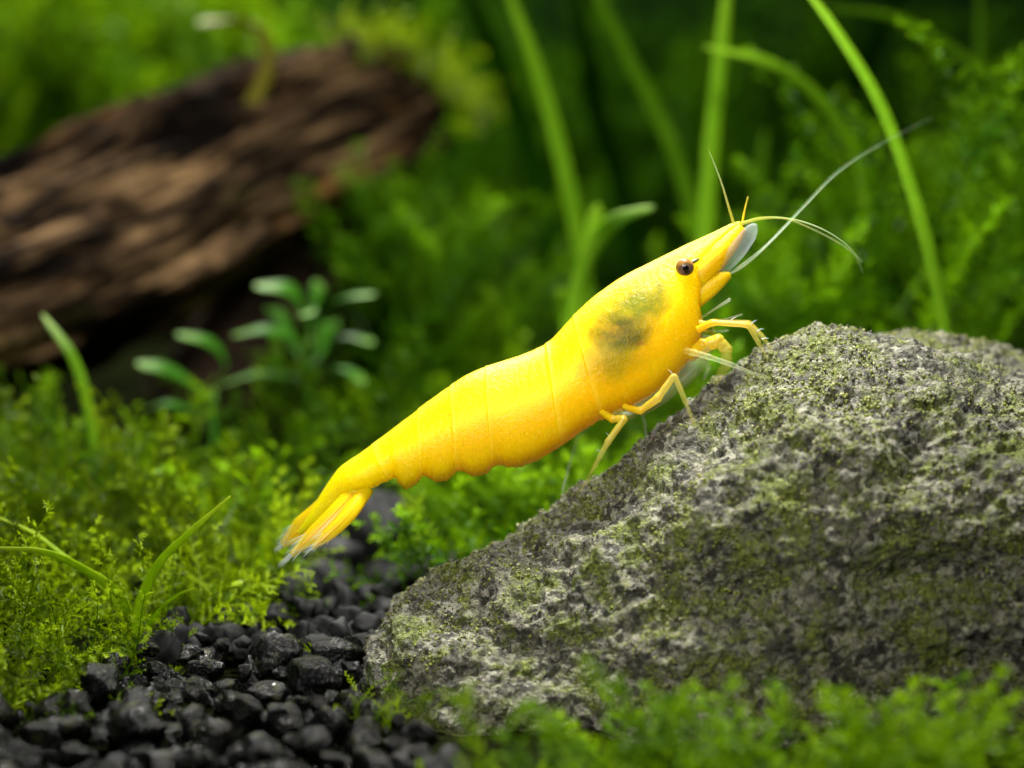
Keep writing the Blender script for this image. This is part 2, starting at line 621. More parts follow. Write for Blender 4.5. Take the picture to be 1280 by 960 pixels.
# crust of algae with real thickness: small crumbs gathered in patches on the stone
import bmesh
bm = bmesh.new()
bmesh.ops.create_icosphere(bm, subdivisions=1, radius=1.0)
iv = np.array([v.co[:] for v in bm.verts])
it = np.array([[v.index for v in f.verts] for f in bm.faces])
bm.free()
cv, ct, cn, off = [], [], [], 0
for k in rng.permutation(nv):
    x, y, z = co[k]
    if z < 0.12 or y > 1.3 or (no[k][2] < -0.2) or x > 2.7:
        continue
    mk = noise.noise((x * 1.7 + 3, y * 1.7, z * 1.7)) + 0.8 * noise.noise((x * 5, y * 5, z * 5)) + 0.5 * no[k][2]
    if mk + rng.normal(0, 0.25) < 0.42:
        continue
    r = rng.uniform(0.0035, 0.009)
    a = iv * (1 + rng.normal(0, 0.22, (len(iv), 1))) * r * rng.uniform(0.7, 1.3, 3)
    cv.append(a + co[k] + no[k] * r * 0.2)
    ct.append(it + off)
    cn.append(np.full(len(iv), np.clip(rng.normal(0.45, 0.28), 0, 1)))
    off += len(iv)
    if len(cv) >= 8500:
        break
t = NT('algae_crumbs')
at = t.n('ShaderNodeAttribute', attribute_name='tint')
M['crumb'] = t.done(t.principled(t.ramp(at.outputs['Fac'], [(0.0, (0.02, 0.022, 0.008)), (0.35, (0.10, 0.115, 0.014)), (0.7, (0.20, 0.22, 0.03)), (1.0, (0.36, 0.35, 0.20))]), Roughness=0.5, Specular_IOR_Level=0.4).outputs[0])
crust = mesh_arrays('algae_crust', np.vstack(cv), np.vstack(ct), M['crumb'], rock, tint=np.concatenate(cn), smooth=True)
crust['kind'] = 'stuff'
print('crumbs', len(cv))

# ------------------------------------------------------------------ driftwood log
def log_mesh(path_px, radii, n=260, m=150, seed=0.0, open_tip=True, ridge=1.0):
    path = spline([P(*p) for p in path_px], n)
    t = np.linspace(0, 1, n)
    rad = np.interp(t, np.linspace(0, 1, len(radii)), radii)
    tan = np.gradient(path, axis=0)
    tan /= np.linalg.norm(tan, axis=1)[:, None]
    s = np.cross(tan, (0, 0, 1.0))
    s /= np.linalg.norm(s, axis=1)[:, None]
    b = np.cross(s, tan)
    V, UV = [], []
    ln = np.concatenate([[0], np.cumsum(np.linalg.norm(np.diff(path, axis=0), axis=1))])
    for i in range(n):
        for j in range(m):
            a = 2 * math.pi * j / m
            ca, sa = math.cos(a), math.sin(a)
            u = ln[i]
            r = rad[i]
            aw = (a + math.pi) % (2 * math.pi) - math.pi
            r *= 1 - 0.34 * math.exp(-((aw + 0.95) / 0.55) ** 2)      # flank undercut to put the log's lower side in shade
            tw = a + 0.12 * u
            r *= 1 + 0.10 * math.cos(2 * a + 0.8 + 0.3 * u) + 0.05 * math.cos(3 * a - u)
            g = noise.ridged_multi_fractal((math.cos(tw) * 2.4 + seed, math.sin(tw) * 2.4, u * 0.55), 0.9, 2.2, 4, 0.9, 2.0)
            h = fr((math.cos(tw) * 4 + seed, math.sin(tw) * 4, u * 1.1), 0.9, 2.0, 4)
            r += (-(g - 0.8) * 0.13 + h * 0.07) * ridge
            V.append(path[i] + s[i] * ca * r + b[i] * sa * r)
            UV.append((a / (2 * math.pi) * 4, u))
    V = np.array(V)
    i = np.arange(n - 1)[:, None] * m
    j = np.arange(m)[None, :]
    jn = (j + 1) % m
    q = np.stack([i + j, i + jn, i + m + jn, i + m + j], -1).reshape(-1, 4)
    return V, q, np.array(UV), path, tan, (s, b), rad


lg = thing('driftwood_log', P(100, 480, 5.0), 'thick weathered brown driftwood log lying behind the moss', 'log')
V, q, UV, path, tan, fr2, rad = log_mesh([(-330, 520, 4.0), (-100, 412, 4.4), (120, 315, 4.9), (340, 205, 5.6), (500, 142, 6.2)], [0.76, 0.74, 0.69, 0.61, 0.50])
n_, m_ = 260, 150
# the broken end: rings that fold inwards to a ragged hollow face
ringn = []
last = V[-m_:]
cen = last.mean(0)
ends, euv = [], []
for k, (rr, out_) in enumerate([(0.97, 0.05), (0.90, 0.09), (0.75, 0.05), (0.5, -0.05), (0.25, -0.10), (0.04, -0.12)]):
    for j in range(m_):
        p = cen + (last[j] - cen) * rr
        p = p + tan[-1] * (out_ + 0.10 * fr((p[0] * 4, p[1] * 4, p[2] * 4), 0.9, 2, 3))
        ends.append(p)
        euv.append((rr * 3, j / m_ * 4))
o_end = [last] + [np.array(ends)]
ev_ = np.vstack(o_end)
eq = []
for k in range(6):
    for j in range(m_):
        jn = (j + 1) % m_
        eq.append((k * m_ + j, k * m_ + jn, (k + 1) * m_ + jn, (k + 1) * m_ + j))
euv = np.vstack([np.array([(3, j / m_ * 4) for j in range(m_)]), np.array(euv)])
mesh_arrays('trunk', V, q, M['wood'], lg, uv=UV)
t = NT('rotten_dark_wood')
M['rot'] = t.done(t.principled(t.ramp(t.noise(t.coord('Object'), 5.0, 5), [(0.3, (0.006, 0.004, 0.003)), (0.7, (0.045, 0.030, 0.018))]), Roughness=0.9, Specular_IOR_Level=0.05).outputs[0])
mesh_arrays('broken_end', ev_, eq, M['rot'], lg, uv=euv)
V, q, UV, *_ = log_mesh([(470, 260, 6.5), (400, 330, 6.3), (330, 400, 6.0), (280, 470, 5.8), (250, 520, 5.8)], [0.30, 0.34, 0.36, 0.40, 0.45], n=70, m=60, seed=9.0, ridge=0.6)
mesh_arrays('root', V, q, M['rot'], lg, uv=UV)

# ------------------------------------------------------------------ shrimp
def shrimp_material(name, sss, spec=0.22):
    t = NT(name)
    geo = t.coord('Object')
    # internal organs showing through the shell as olive patches (shrimp-local coordinates)
    def blob(cx, cz, rx, rz, rot, soft=1.0):
        mp = t.n('ShaderNodeMapping', vector_type='TEXTURE')
        mp.inputs['Location'].default_value = (cx, 0, cz)
        mp.inputs['Rotation'].default_value = (0, rot, 0)
        mp.inputs['Scale'].default_value = (rx, 50, rz)
        wv = t.n('ShaderNodeVectorMath', operation='MULTIPLY_ADD')
        nz = t.n('ShaderNodeTexNoise', i_Scale=9.0, i_Detail=2.0)
        t.l(geo, nz.inputs['Vector'])
        t.l(nz.outputs['Color'], wv.inputs[0])
        wv.inputs[1].default_value = (0.11, 0, 0.11)
        t.l(geo, wv.inputs[2])
        sub = t.n('ShaderNodeVectorMath', operation='SUBTRACT')
        t.l(wv.outputs[0], sub.inputs[0])
        sub.inputs[1].default_value = (0.055, 0, 0.055)
        t.l(sub.outputs[0], mp.inputs['Vector'])
        ln = t.n('ShaderNodeVectorMath', operation='LENGTH')
        t.l(mp.outputs[0], ln.inputs[0])
        return t.ramp(ln.outputs['Value'], [(max(0.0, 1 - soft), (1, 1, 1)), (1.0, (0, 0, 0))])
    def loc(px, py):
        p = P(px, py, 0) - SHR
        return p.x, p.z
    base = t.ramp(t.noise(geo, 3.0, 3), [(0.3, (0.86, 0.53, 0.001)), (0.7, (0.90, 0.595, 0.002))])
    rim_ = t.n('ShaderNodeAttribute', attribute_name='tint').outputs['Fac']
    speck = t.ramp(t.noise(geo, 70.0, 2, 0.6), [(0.62, (0, 0, 0)), (0.75, (1, 1, 1))])
    base = t.mix(t.math('MULTIPLY', speck, 0.40), base, (1.0, 0.80, 0.16))
    if sss > 0.1:
        base = t.mix(t.math('MULTIPLY', rim_, 0.20), base, (1.0, 0.76, 0.10))
    nzf = t.noise(geo, 16.0, 3, 0.6)
    olive = t.ramp(nzf, [(0.3, (0.10, 0.13, 0.0)), (0.7, (0.25, 0.24, 0.0))])
    dark = t.ramp(nzf, [(0.3, (0.075, 0.07, 0.0)), (0.7, (0.17, 0.135, 0.0))])
    c = base
    x, z = loc(803, 362)
    c = t.mix(t.math('MULTIPLY', blob(x, z, 0.19, 0.125, -0.75, 0.6), 0.9), c, olive)
    x, z = loc(772, 392)
    c = t.mix(t.math('MULTIPLY', blob(x, z, 0.24, 0.18, -0.6, 0.7), 0.75), c, olive)
    x, z = loc(772, 408)
    c = t.mix(t.math('MULTIPLY', blob(x, z, 0.16, 0.10, -0.1, 0.55), 0.9), c, dark)
    x, z = loc(765, 440)
    c = t.mix(t.math('MULTIPLY', blob(x, z, 0.23, 0.12, -0.25, 0.75), 0.55), c, olive)
    x, z = loc(795, 419)
    c = t.mix(t.math('MULTIPLY', blob(x, z, 0.035, 0.016, 0.3, 0.9), 0.8), c, (0.30, 0.11, 0.01))
    # chromatophore dots on the tail segments
    for (px, py, r_, k) in ((564, 509, 0.035, 0.55), (527, 531, 0.028, 0.4), (615, 494, 0.03, 0.3), (487, 552, 0.02, 0.35)):
        x, z = loc(px, py)
        c = t.mix(t.math('MULTIPLY', blob(x, z, r_, r_, 0, 0.9), k), c, (0.35, 0.22, 0.005))
    mot = t.ramp(t.noise(geo, 13.0, 4, 0.65), [(0.48, (0, 0, 0)), (0.68, (1, 1, 1))])
    c = t.mix(t.math('MULTIPLY', mot, 0.16), c, (0.92, 0.46, 0.0))
    dots = t.ramp(t.voro(geo, 38.0), [(0.10, (1, 1, 1)), (0.26, (0, 0, 0))])
    dots = t.math('MULTIPLY', dots, t.ramp(t.noise(geo, 5.0, 2), [(0.45, (0, 0, 0)), (0.62, (1, 1, 1))]))
    c = t.mix(t.math('MULTIPLY', dots, 0.35), c, (0.60, 0.33, 0.0))
    nb = t.bump(t.noise(geo, 40.0, 4, 0.65), 0.45, 0.014)
    p = t.principled(c, Roughness=0.36, Specular_IOR_Level=spec, Subsurface_Weight=1.0, Subsurface_Scale=sss)
    p.inputs['Subsurface Radius'].default_value = (1.0, 0.97, 0.30)
    t.l(nb, p.inputs['Normal'])
    return t.done(p.outputs[0])


SHR = P(780, 600, 0)
M['shrimp'] = shrimp_material('yellow_shrimp_shell', 0.45, 0.16)
M['shrimp_thin'] = shrimp_material('yellow_shrimp_limb', 0.04)


def glassy(name, root, tip, alpha_root, alpha_tip, rough=0.3):
    """shell that is solid colour at its root and clear at its tip"""
    t = NT(name)
    at = t.n('ShaderNodeAttribute', attribute_name='tint')
    c = t.mix(t.ramp(at.outputs['Fac'], [(0.15, (0, 0, 0)), (0.75, (1, 1, 1))]), root, tip)
    nz = t.noise(t.coord('Object'), 25.0, 3)
    c = t.mix(0.10, c, t.ramp(nz, [(0.35, tuple(0.6 * k for k in root)), (0.65, tip)]))
    p = t.principled(c, Roughness=rough, Specular_IOR_Level=0.5, Subsurface_Weight=0.3, Subsurface_Scale=0.03)
    tr = t.n('ShaderNodeBsdfTransparent')
    tl = t.n('ShaderNodeBsdfTranslucent')
    t.l(c, tl.inputs[0])
    m0 = t.n('ShaderNodeMixShader', i_0=0.35)
    t.l(p.outputs[0], m0.inputs[1])
    t.l(tl.outputs[0], m0.inputs[2])
    mr = t.n('ShaderNodeMapRange', i_1=0.1, i_2=0.9, i_3=alpha_root, i_4=alpha_tip)
    t.l(at.outputs['Fac'], mr.inputs[0])
    ms = t.n('ShaderNodeMixShader')
    t.l(mr.outputs[0], ms.inputs[0])
    t.l(tr.outputs[0], ms.inputs[1])
    t.l(m0.outputs[0], ms.inputs[2])
    return t.done(ms.outputs[0])


t = NT('dark_olive_gap')
M['eye_gap'] = t.done(t.principled((0.07, 0.075, 0.008), Roughness=0.4).outputs[0])
M['leg_yellow'] = glassy('leg_yellow_to_clear', (1.0, 0.68, 0.003), (0.80, 0.74, 0.16), 0.92, 0.15)
M['leg_solid'] = glassy('leg_yellow', (0.92, 0.62, 0.01), (0.85, 0.62, 0.06), 1.0, 0.9)
M['leg_clear'] = glassy('leg_clear', (0.78, 0.70, 0.16), (0.66, 0.74, 0.50), 0.28, 0.18)
M['leg_faint'] = glassy('leg_faint_clear', (0.50, 0.56, 0.22), (0.70, 0.78, 0.62), 0.12, 0.24)
M['feeler'] = glassy('feeler', (0.60, 0.62, 0.08), (0.46, 0.64, 0.34), 0.6, 0.25)
M['feeler_long'] = glassy('feeler_long', (0.55, 0.68, 0.42), (0.42, 0.58, 0.36), 0.5, 0.2)
M['scale_clear'] = glassy('antennal_scale_clear', (0.50, 0.66, 0.55), (0.74, 0.84, 0.90), 0.06, 0.15, 0.2)
M['tail_blade'] = glassy('tail_blade', (1.0, 0.76, 0.004), (1.0, 0.74, 0.01), 0.95, 0.42)
t = NT('amber_rib')
M['rib'] = t.done(t.principled((0.80, 0.38, 0.002), Roughness=0.4, Specular_IOR_Level=0.2).outputs[0])
M['bristle'] = glassy('bristle', (0.72, 0.78, 0.72), (0.80, 0.86, 0.84), 0.7, 0.3)

shrimp = thing('shrimp', SHR, 'bright yellow shrimp climbing the rock with long feelers raised', 'shrimp')

# paired outline: back line, belly line (with the scalloped side plates), half width
st = [
    ((371, 665), (375, 669), 0.008), ((385, 643), (394, 655), 0.034), ((403, 614), (422, 636), 0.058), ((415, 596), (443, 622), 0.078), ((424, 585), (456, 616), 0.095),
    ((436, 576), (466, 609), 0.108), ((450, 567), (480, 602), 0.115), ((480, 545), (495, 595), 0.128),
    ((493, 535), (497, 599), 0.14), ((505, 526), (506, 610), 0.15), ((517, 517), (521, 603), 0.158), ((528, 508), (531, 593), 0.162),
    ((540, 499), (545, 600), 0.172), ((554, 489), (560, 598), 0.182), ((566, 481), (574, 586), 0.188),
    ((583, 470), (592, 593), 0.198), ((600, 462), (608, 590), 0.205), ((612, 458), (621, 579), 0.21),
    ((630, 452), (642, 582), 0.218), ((648, 446), (663, 577), 0.222), ((668, 438), (686, 565), 0.226), ((688, 427), (708, 550), 0.228),
    ((702, 412), (728, 536), 0.228), ((714, 399), (748, 524), 0.232), ((728, 385), (768, 514), 0.238), ((742, 372), (790, 506), 0.242),
    ((758, 360), (808, 496), 0.24), ((774, 349), (826, 484), 0.235), ((790, 340), (843, 469), 0.225), ((806, 332), (858, 453), 0.21),
    ((820, 325), (868, 436), 0.195), ((832, 319), (876, 418), 0.178), ((842, 314), (878, 399), 0.16), ((852, 309), (875, 383), 0.142),
    ((860, 305), (878, 368), 0.122), ((869, 301), (884, 352), 0.10), ((880, 296), (893, 333), 0.075), ((893, 290), (904, 313), 0.05),
    ((905, 284), (914, 298), 0.032), ((916, 279), (922, 287), 0.02), ((924, 276.5), (927, 280), 0.008)]
NS, NR = 900, 72
dors = spline([(a[0], a[1], 0) for a, b, w in st], NS)
vent = spline([(b[0], b[1], 0) for a, b, w in st], NS)
wid = spline([(w, 0, 0) for a, b, w in st], NS)[:, 0]
tt = np.linspace(0, len(st) - 1, NS)
joints = [6.5, 10.5, 13.8, 16.6, 20.7, 23.2]
body, rims = [], []
for i in range(NS):
    vent[i, 1] += 1.6 * noise.noise((vent[i, 0] * 0.16, 2.0, 0)) + 0.8 * noise.noise((vent[i, 0] * 0.5, 5.0, 0))
    dp, vp = P(dors[i, 0], dors[i, 1], 0), P(vent[i, 0], vent[i, 1], 0)
    c = (dp + vp) / 2
    hv = (dp - vp) / 2
    # relief of the overlapping segments: each plate's rear rim stands proud
    rel = rim = 0.0
    for jt in joints:
        dj = tt[i] - jt
        if dj >= 0:
            rel += 0.013 * math.exp(-dj / 1.1)
            rim = max(rim, math.exp(-(dj / 0.22) ** 2))
        elif dj > -0.07:
            rel += 0.013 * (1 + dj / 0.07)
    rims.append(rim)
    head = min(1.0, max(0.0, (tt[i] - 30) / 6))
    for j in range(NR):
        a = 2 * math.pi * j / NR
        sa, ca = math.sin(a), math.cos(a)
        # section: keeled back, flat-sided plates below
        kx = math.copysign(abs(ca) ** (0.75 + 0.2 * math.tanh(2.2 * sa)), ca)
        kz = math.copysign(abs(sa) ** 1.0, sa)
        w = wid[i]
        if sa < -0.55:
            w *= 1 - 0.30 * ((-sa - 0.55) / 0.45) ** 2
        p = c + hv * (kz * (1 + rel * 1.2)) + Vector((0, 1, 0)) * (-kx * w * (1 + rel * 2.6))
        body.append(p)
body = np.array(body)
i = np.arange(NS - 1)[:, None] * NR
j = np.arange(NR)[None, :]
jn = (j + 1) % NR
q = np.stack([i + j, i + NR + j, i + NR + jn, i + jn], -1).reshape(-1, 4)
body = np.vstack([body, body[:NR].mean(0)[None], body[-NR:].mean(0)[None]])
caps = []
for k in range(0, NR, 2):
    caps.append([NS * NR, k, k + 1, (k + 2) % NR])
    b0 = (NS - 1) * NR
    caps.append([NS * NR + 1, b0 + (k + 2) % NR, b0 + k + 1, b0 + k])
q = np.vstack([q, caps])
mesh_arrays('body', body, q, M['shrimp'], shrimp, tint=np.concatenate([np.repeat(rims, NR), [0, 0]]))


def limb(name, pts, widths, mat, nring=10, n=40, flat=1.0, parent=shrimp, side=(0, 1, 0)):
    if name in ('antenna', 'antennule'):
        widths = [k * 0.56 for k in widths]
    path = spline([P(*p) for p in pts], n)
    w = np.interp(np.linspace(0, 1, n), np.linspace(0, 1, len(widths)), widths) / PPU / 2
    v, q = sweep(path, w * flat, w, side, nring)
    return mesh_arrays(name, v, q, mat, parent, tint=tube_tint(n, nring))


def jointed(name, pts, widths, mat, n_per=12, nring=10, parent=shrimp):
    """limb with straight segments and slightly swollen joints"""
    pp = [np.array(P(*p)) for p in pts]
    path, w = [], []
    for k in range(len(pp) - 1):
        for u in np.linspace(0, 1, n_per, endpoint=(k == len(pp) - 2)):
            path.append(pp[k] * (1 - u) + pp[k + 1] * u)
            ww = widths[k] * (1 - u) + widths[k + 1] * u
            if k > 0:
                ww *= 1 + 0.16 * math.exp(-(u / 0.12) ** 2)
            ww *= 1 - 0.10 * math.exp(-((u - 0.22) / 0.12) ** 2) + (0.10 if k < len(pp) - 2 else 0) * math.exp(-((1 - u) / 0.12) ** 2)
            w.append(ww)
    path = np.array(path)
    # soften the corners
    for _ in range(2):
        path[1:-1] = path[1:-1] * 0.5 + (path[:-2] + path[2:]) * 0.25
    w = np.array(w) / PPU / 2 * 0.70
    v, q = sweep(path, w, w, (0, 1, 0), nring)
    return mesh_arrays(name, v, q, mat, parent, tint=tube_tint(len(path), nring))


# eye with a dark sliver standing in for the gap beside it, both sides
for s_ in (-1, 1):
    d0 = 0.135 * s_
    c = np.array(P(856, 334, d0))
    vs, n1, n2 = [], 24, 16
    r_ = 11.5 / PPU
    for a in range(n2 + 1):
        th = math.pi * a / n2
        for b_ in range(n1):
            ph = 2 * math.pi * b_ / n1
            vs.append(c + r_ * np.array([math.sin(th) * math.cos(ph), 0.85 * math.cos(th) * s_, math.sin(th) * math.sin(ph)]))
    qs = [(a * n1 + b_, a * n1 + (b_ + 1) % n1, (a + 1) * n1 + (b_ + 1) % n1, (a + 1) * n1 + b_) for a in range(n2) for b_ in range(n1)]
    if 'eye' not in M:
        t = NT('brown_eye')
        g = t.coord('Object')
        ce = P(856, 334, 0) - SHR
        mp = t.n('ShaderNodeVectorMath', operation='SUBTRACT')
        t.l(g, mp.inputs[0])
        mp.inputs[1].default_value = (ce.x, 0, ce.z)
        m2 = t.n('ShaderNodeVectorMath', operation='MULTIPLY')
        t.l(mp.outputs[0], m2.inputs[0])
        m2.inputs[1].default_value = (1, 0, 1)
        ln = t.n('ShaderNodeVectorMath', operation='LENGTH')
        t.l(m2.outputs[0], ln.inputs[0])
        sc_ = t.math('MULTIPLY', ln.outputs['Value'], 1 / r_)
        wob = t.math('ADD', sc_, t.math('MULTIPLY', t.math('SUBTRACT', t.noise(g, 40.0, 2), 0.5), 0.2))
        c_ = t.ramp(wob, [(0.0, (0.008, 0.004, 0.003)), (0.22, (0.010, 0.005, 0.004)), (0.36, (0.12, 0.066, 0.048)), (0.72, (0.17, 0.10, 0.072)), (0.92, (0.11, 0.055, 0.032)), (1.0, (0.26, 0.13, 0.03))])
        M['eye'] = t.done(t.principled(c_, Roughness=0.25, Specular_IOR_Level=0.35).outputs[0])
        t = NT('eye_pupil')
        M['pupil'] = t.done(t.principled((0.006, 0.004, 0.004), Roughness=0.15).outputs[0])
    eye = mesh_arrays('eye', vs, qs, M['eye'], shrimp)
    pv, pq = sweep(np.array([c + np.array([0.002, s_ * k, 0.0]) for k in (0.0325, 0.0350, 0.0366, 0.0374)]) + 0, np.array([4.2, 3.8, 2.6, 0.6]) / PPU, np.array([4.0, 3.6, 2.5, 0.6]) / PPU, (1, 0, 0), 16)
    mesh_arrays('pupil', pv, pq, M['pupil'], eye)
    limb('eye_gap_sliver', [(876, 321, 0.080 * s_), (870, 326, 0.095 * s_), (858, 333, 0.112 * s_)], [3, 7, 9], M['eye_gap'])  # dark sliver added for the see-through gap between eye and beak
    # base of the feelers: a tapering peduncle beside the beak
    limb('feeler_base', [(848, 376, 0.035 * s_), (874, 346, 0.070 * s_), (897, 322, 0.075 * s_), (915, 301, 0.06 * s_), (928, 284, 0.05 * s_)], [36, 34, 29, 22, 12], M['shrimp_thin'], 14, 40, 0.75)
    limb('lower_feeler_base', [(858, 382, 0.045 * s_), (886, 361, 0.080 * s_), (903, 348, 0.09 * s_), (913, 343, 0.09 * s_)], [26, 23, 17, 8], M['shrimp_thin'], 12, 30, 0.7)
    # clear antennal scale
    path = spline([P(888, 352, 0.085 * s_), P(908, 330, 0.10 * s_), P(926, 307, 0.105 * s_), P(945, 280, 0.10 * s_)], 30)
    tl = np.linspace(0, 1, 30)
    w = np.interp(tl, [0, 0.3, 0.6, 0.85, 0.96, 1], [5, 9, 11, 10, 6, 1.5]) / PPU
    v, qd = sweep(path, w, np.full(30, 0.006), np.array([0.75, 0.15, 0.65]) * 0 + np.array((RIGHT * 0.8 - UP * 0.6)), 12)
    mesh_arrays('antennal_scale', v, qd, M['scale_clear'], shrimp, tint=tube_tint(30, 12))

# small teeth along the beak's upper edge
for k in range(13):
    u = k / 12
    px, py = 812 + u * 96, float(np.interp(812 + u * 96, [806, 832, 852, 880, 905, 916], [332, 319, 309, 296, 284, 279]))
    limb('beak_tooth', [(px, py + 2.5, 0), (px + 4, py - 1.2, 0), (px + 9, py - 3.4, 0)], [3.4, 2.4, 0.6], M['feeler'], 6, 8)

# feelers
limb('antennule', [(917, 279, -0.05), (910, 256, -0.08), (902, 229, -0.12), (893, 205, -0.16), (886, 188, -0.2)], [7, 5.5, 4, 2.6, 1.0], M['feeler'], 8)
limb('antennule', [(928, 278, 0.04), (931, 262, 0.06), (935, 246, 0.08)], [5.5, 3.4, 2.0], M['leg_solid'], 8)
limb('antennule', [(926, 279, -0.06), (955, 272, -0.10), (990, 274, -0.16), (1025, 285, -0.24), (1056, 304, -0.3), (1078, 328, -0.35)], [6, 4.2, 3.4, 3, 2.2, 1.0], M['feeler'], 8, 60)
limb('antennule', [(926, 281, 0.06), (950, 274, 0.08), (980, 273, 0.10), (1008, 283, 0.14), (1044, 301, 0.2), (1068, 318, 0.24), (1078, 340, 0.3)], [5, 3.6, 3, 2.6, 2, 0.9], M['feeler'], 8, 60)
limb('antenna', [(908, 345, -0.08), (932, 331, -0.08), (965, 301, -0.04), (1005, 259, 0.1), (1050, 214, 0.4), (1105, 178, 0.9), (1165, 147, 1.5)], [5, 4.2, 3.6, 3.4, 3.0, 2.4, 1.2], M['feeler_long'], 8, 90)
limb('antenna', [(908, 344, 0.08), (930, 329, 0.10), (960, 304, 0.14), (1000, 262, 0.3), (1048, 213, 0.7), (1100, 180, 1.3)], [4, 3.2, 2.8, 2.6, 2.2, 1.0], M['feeler_long'], 8, 90)

# walking legs: near side then far side
jointed('leg', [(872, 412, -0.16), (890, 403, -0.19), (935, 406, -0.22), (948, 428, -0.22), (960, 448, -0.22)], [14, 11, 10, 8.5, 4], M['leg_yellow'])
jointed('leg', [(874, 410, 0.06), (892, 402, 0.05), (937, 404, 0.02), (954, 422, 0.0), (968, 442, -0.02)], [14, 11, 10, 9, 4], M['leg_yellow'])
jointed('leg', [(848, 436, -0.12), (868, 441, -0.22), (886, 446, -0.27), (915, 456, -0.29), (948, 469, -0.28)], [13, 12, 10, 8, 4], M['leg_clear'])
jointed('leg', [(862, 445, -0.1), (880, 432, -0.13), (898, 426, -0.14), (908, 437, -0.14), (908, 455, -0.13), (893, 480, -0.10)], [24, 26, 24, 21, 20, 11], M['leg_yellow'], nring=14)
jointed('leg', [(858, 450, 0.10), (875, 445, 0.14), (886, 458, 0.15), (880, 474, 0.12)], [16, 13, 9, 5], M['leg_clear'])
jointed('leg', [(780, 508, -0.17), (800, 514, -0.22), (822, 498, -0.25), (843, 469, -0.26), (856, 500, -0.27), (872, 541, -0.26)], [13, 13, 14, 11, 9, 4.5], M['leg_yellow'])
jointed('leg', [(752, 515, -0.17), (766, 524, -0.22), (781, 523, -0.24), (760, 552, -0.26), (744, 582, -0.25), (725, 615, -0.22)], [14, 14, 13, 11, 7.5, 4], M['leg_yellow'])
jointed('leg', [(790, 506, 0.12), (800, 512, 0.16), (806, 528, 0.2), (808, 552, 0.2)], [10, 9, 6, 4], M['leg_faint'])
jointed('leg', [(745, 522, 0.12), (722, 548, 0.16), (712, 580, 0.2), (703, 614, 0.22)], [10, 8, 6, 4], M['leg_faint'])
# the thin clear underside of the chest, where the legs begin
limb('breastplate', [(742, 518, 0.0), (775, 512, 0), (812, 498, 0), (846, 474, 0), (872, 446, 0), (884, 420, 0)], [12, 26, 26, 26, 28, 22], M['leg_clear'], 14, 50, 3.6)
# small bristled mouth feelers
limb('mouth_feeler', [(876, 398, -0.12), (897, 384, -0.14), (913, 374, -0.16)], [3, 3, 4.5], M['leg_faint'], 6, 20)
limb('mouth_feeler', [(877, 400, -0.05), (900, 400, -0.06), (928, 393, -0.08)], [3, 3, 2.5], M['leg_faint'], 6, 20)
limb('mouth_feeler', [(880, 412, 0.05), (897, 414, 0.05), (911, 413, 0.05)], [4, 4, 3], M['leg_faint'], 6, 20)

for a, b, c, d_ in ((938, 406, 946, 400), (946, 414, 955, 411), (952, 424, 961, 423), (912, 402, 921, 396), (842, 470, 835, 462), (858, 500, 865, 497), (764, 548, 757, 541), (752, 566, 745, 562)):
    limb('leg_bristle', [(a, b, -0.22), ((a + c) / 2, (b + d_) / 2 - 1, -0.23), (c, d_, -0.24)], [1.8, 1.4, 0.6], M['bristle'], 6, 8)
for k, (x1, y1, x2, y2) in enumerate(((878, 404, 893, 414), (876, 412, 894, 424), (872, 420, 888, 440), (868, 430, 882, 452))):
    limb('mouthpart', [(862, y1 - 4, -0.10 + 0.05 * k), (x1, y1, -0.13 + 0.06 * k), ((x1 + x2) / 2 + 4, (y1 + y2) / 2 - 3, -0.13 + 0.06 * k), (x2, y2, -0.12 + 0.06 * k)], [9, 7, 5.5, 2], M['leg_yellow'], 8, 24)
# tail fan: telson and four side blades, each with a fringe of clear bristles
def tail_blade(pts, widths, dthick=0.010, fringe=10, tilt=-0.3, spread=14):
    path = spline([P(*p) for p in pts], 34)
    w = np.interp(np.linspace(0, 1, 34), np.linspace(0, 1, len(widths)), widths) / PPU / 2
    side = np.array(RIGHT * 0.73 - UP * 0.68 + DIR * tilt)
    v, qd = sweep(path, w, np.linspace(0.022, dthick * 0.6, 34), side, 12)
    b_ = mesh_arrays('tail_blade', v, qd, M['tail_blade'], shrimp, tint=tube_tint(34, 12))
    off_ = np.array(DIR) * -(np.linspace(0.022, dthick * 0.6, 34) * 0.9)[:, None]
    rv, rq = sweep(path[4:32] + off_[4:32], np.linspace(2.6, 1.2, 28) / PPU / 2, np.linspace(2.6, 1.2, 28) / PPU / 2, (0, 1, 0), 6)
    mesh_arrays('rib', rv, rq, M['rib'], b_)
    bris = []
    tan_ = path[-1] - path[-4]
    tan_ /= np.linalg.norm(tan_)
    sd = side / np.linalg.norm(side)
    for k in range(fringe):
        u = (k + 0.5) / fringe * 2 - 1
        ii = int(33 - 9 * abs(u) ** 1.5)
        root = path[ii] + sd * w[ii] * u * 0.9
        d_ = tan_ + sd * u * 0.22 + rng.normal(0, 0.05, 3)
        L = (spread * (1 - 0.35 * abs(u)) + rng.uniform(-5, 5)) / PPU
        pth = np.array([root + d_ * L * s for s in np.linspace(-0.15, 1, 8)])
        bris.append(sweep(pth, np.linspace(1.5, 0.4, 8) / PPU / 2, np.linspace(1.5, 0.4, 8) / PPU / 2, (0, 1, 0), 6))
    v, qd = join(bris)
    mesh_arrays('bristle_fringe', v, qd, M['bristle'], b_, tint=np.tile(tube_tint(8, 6), fringe))


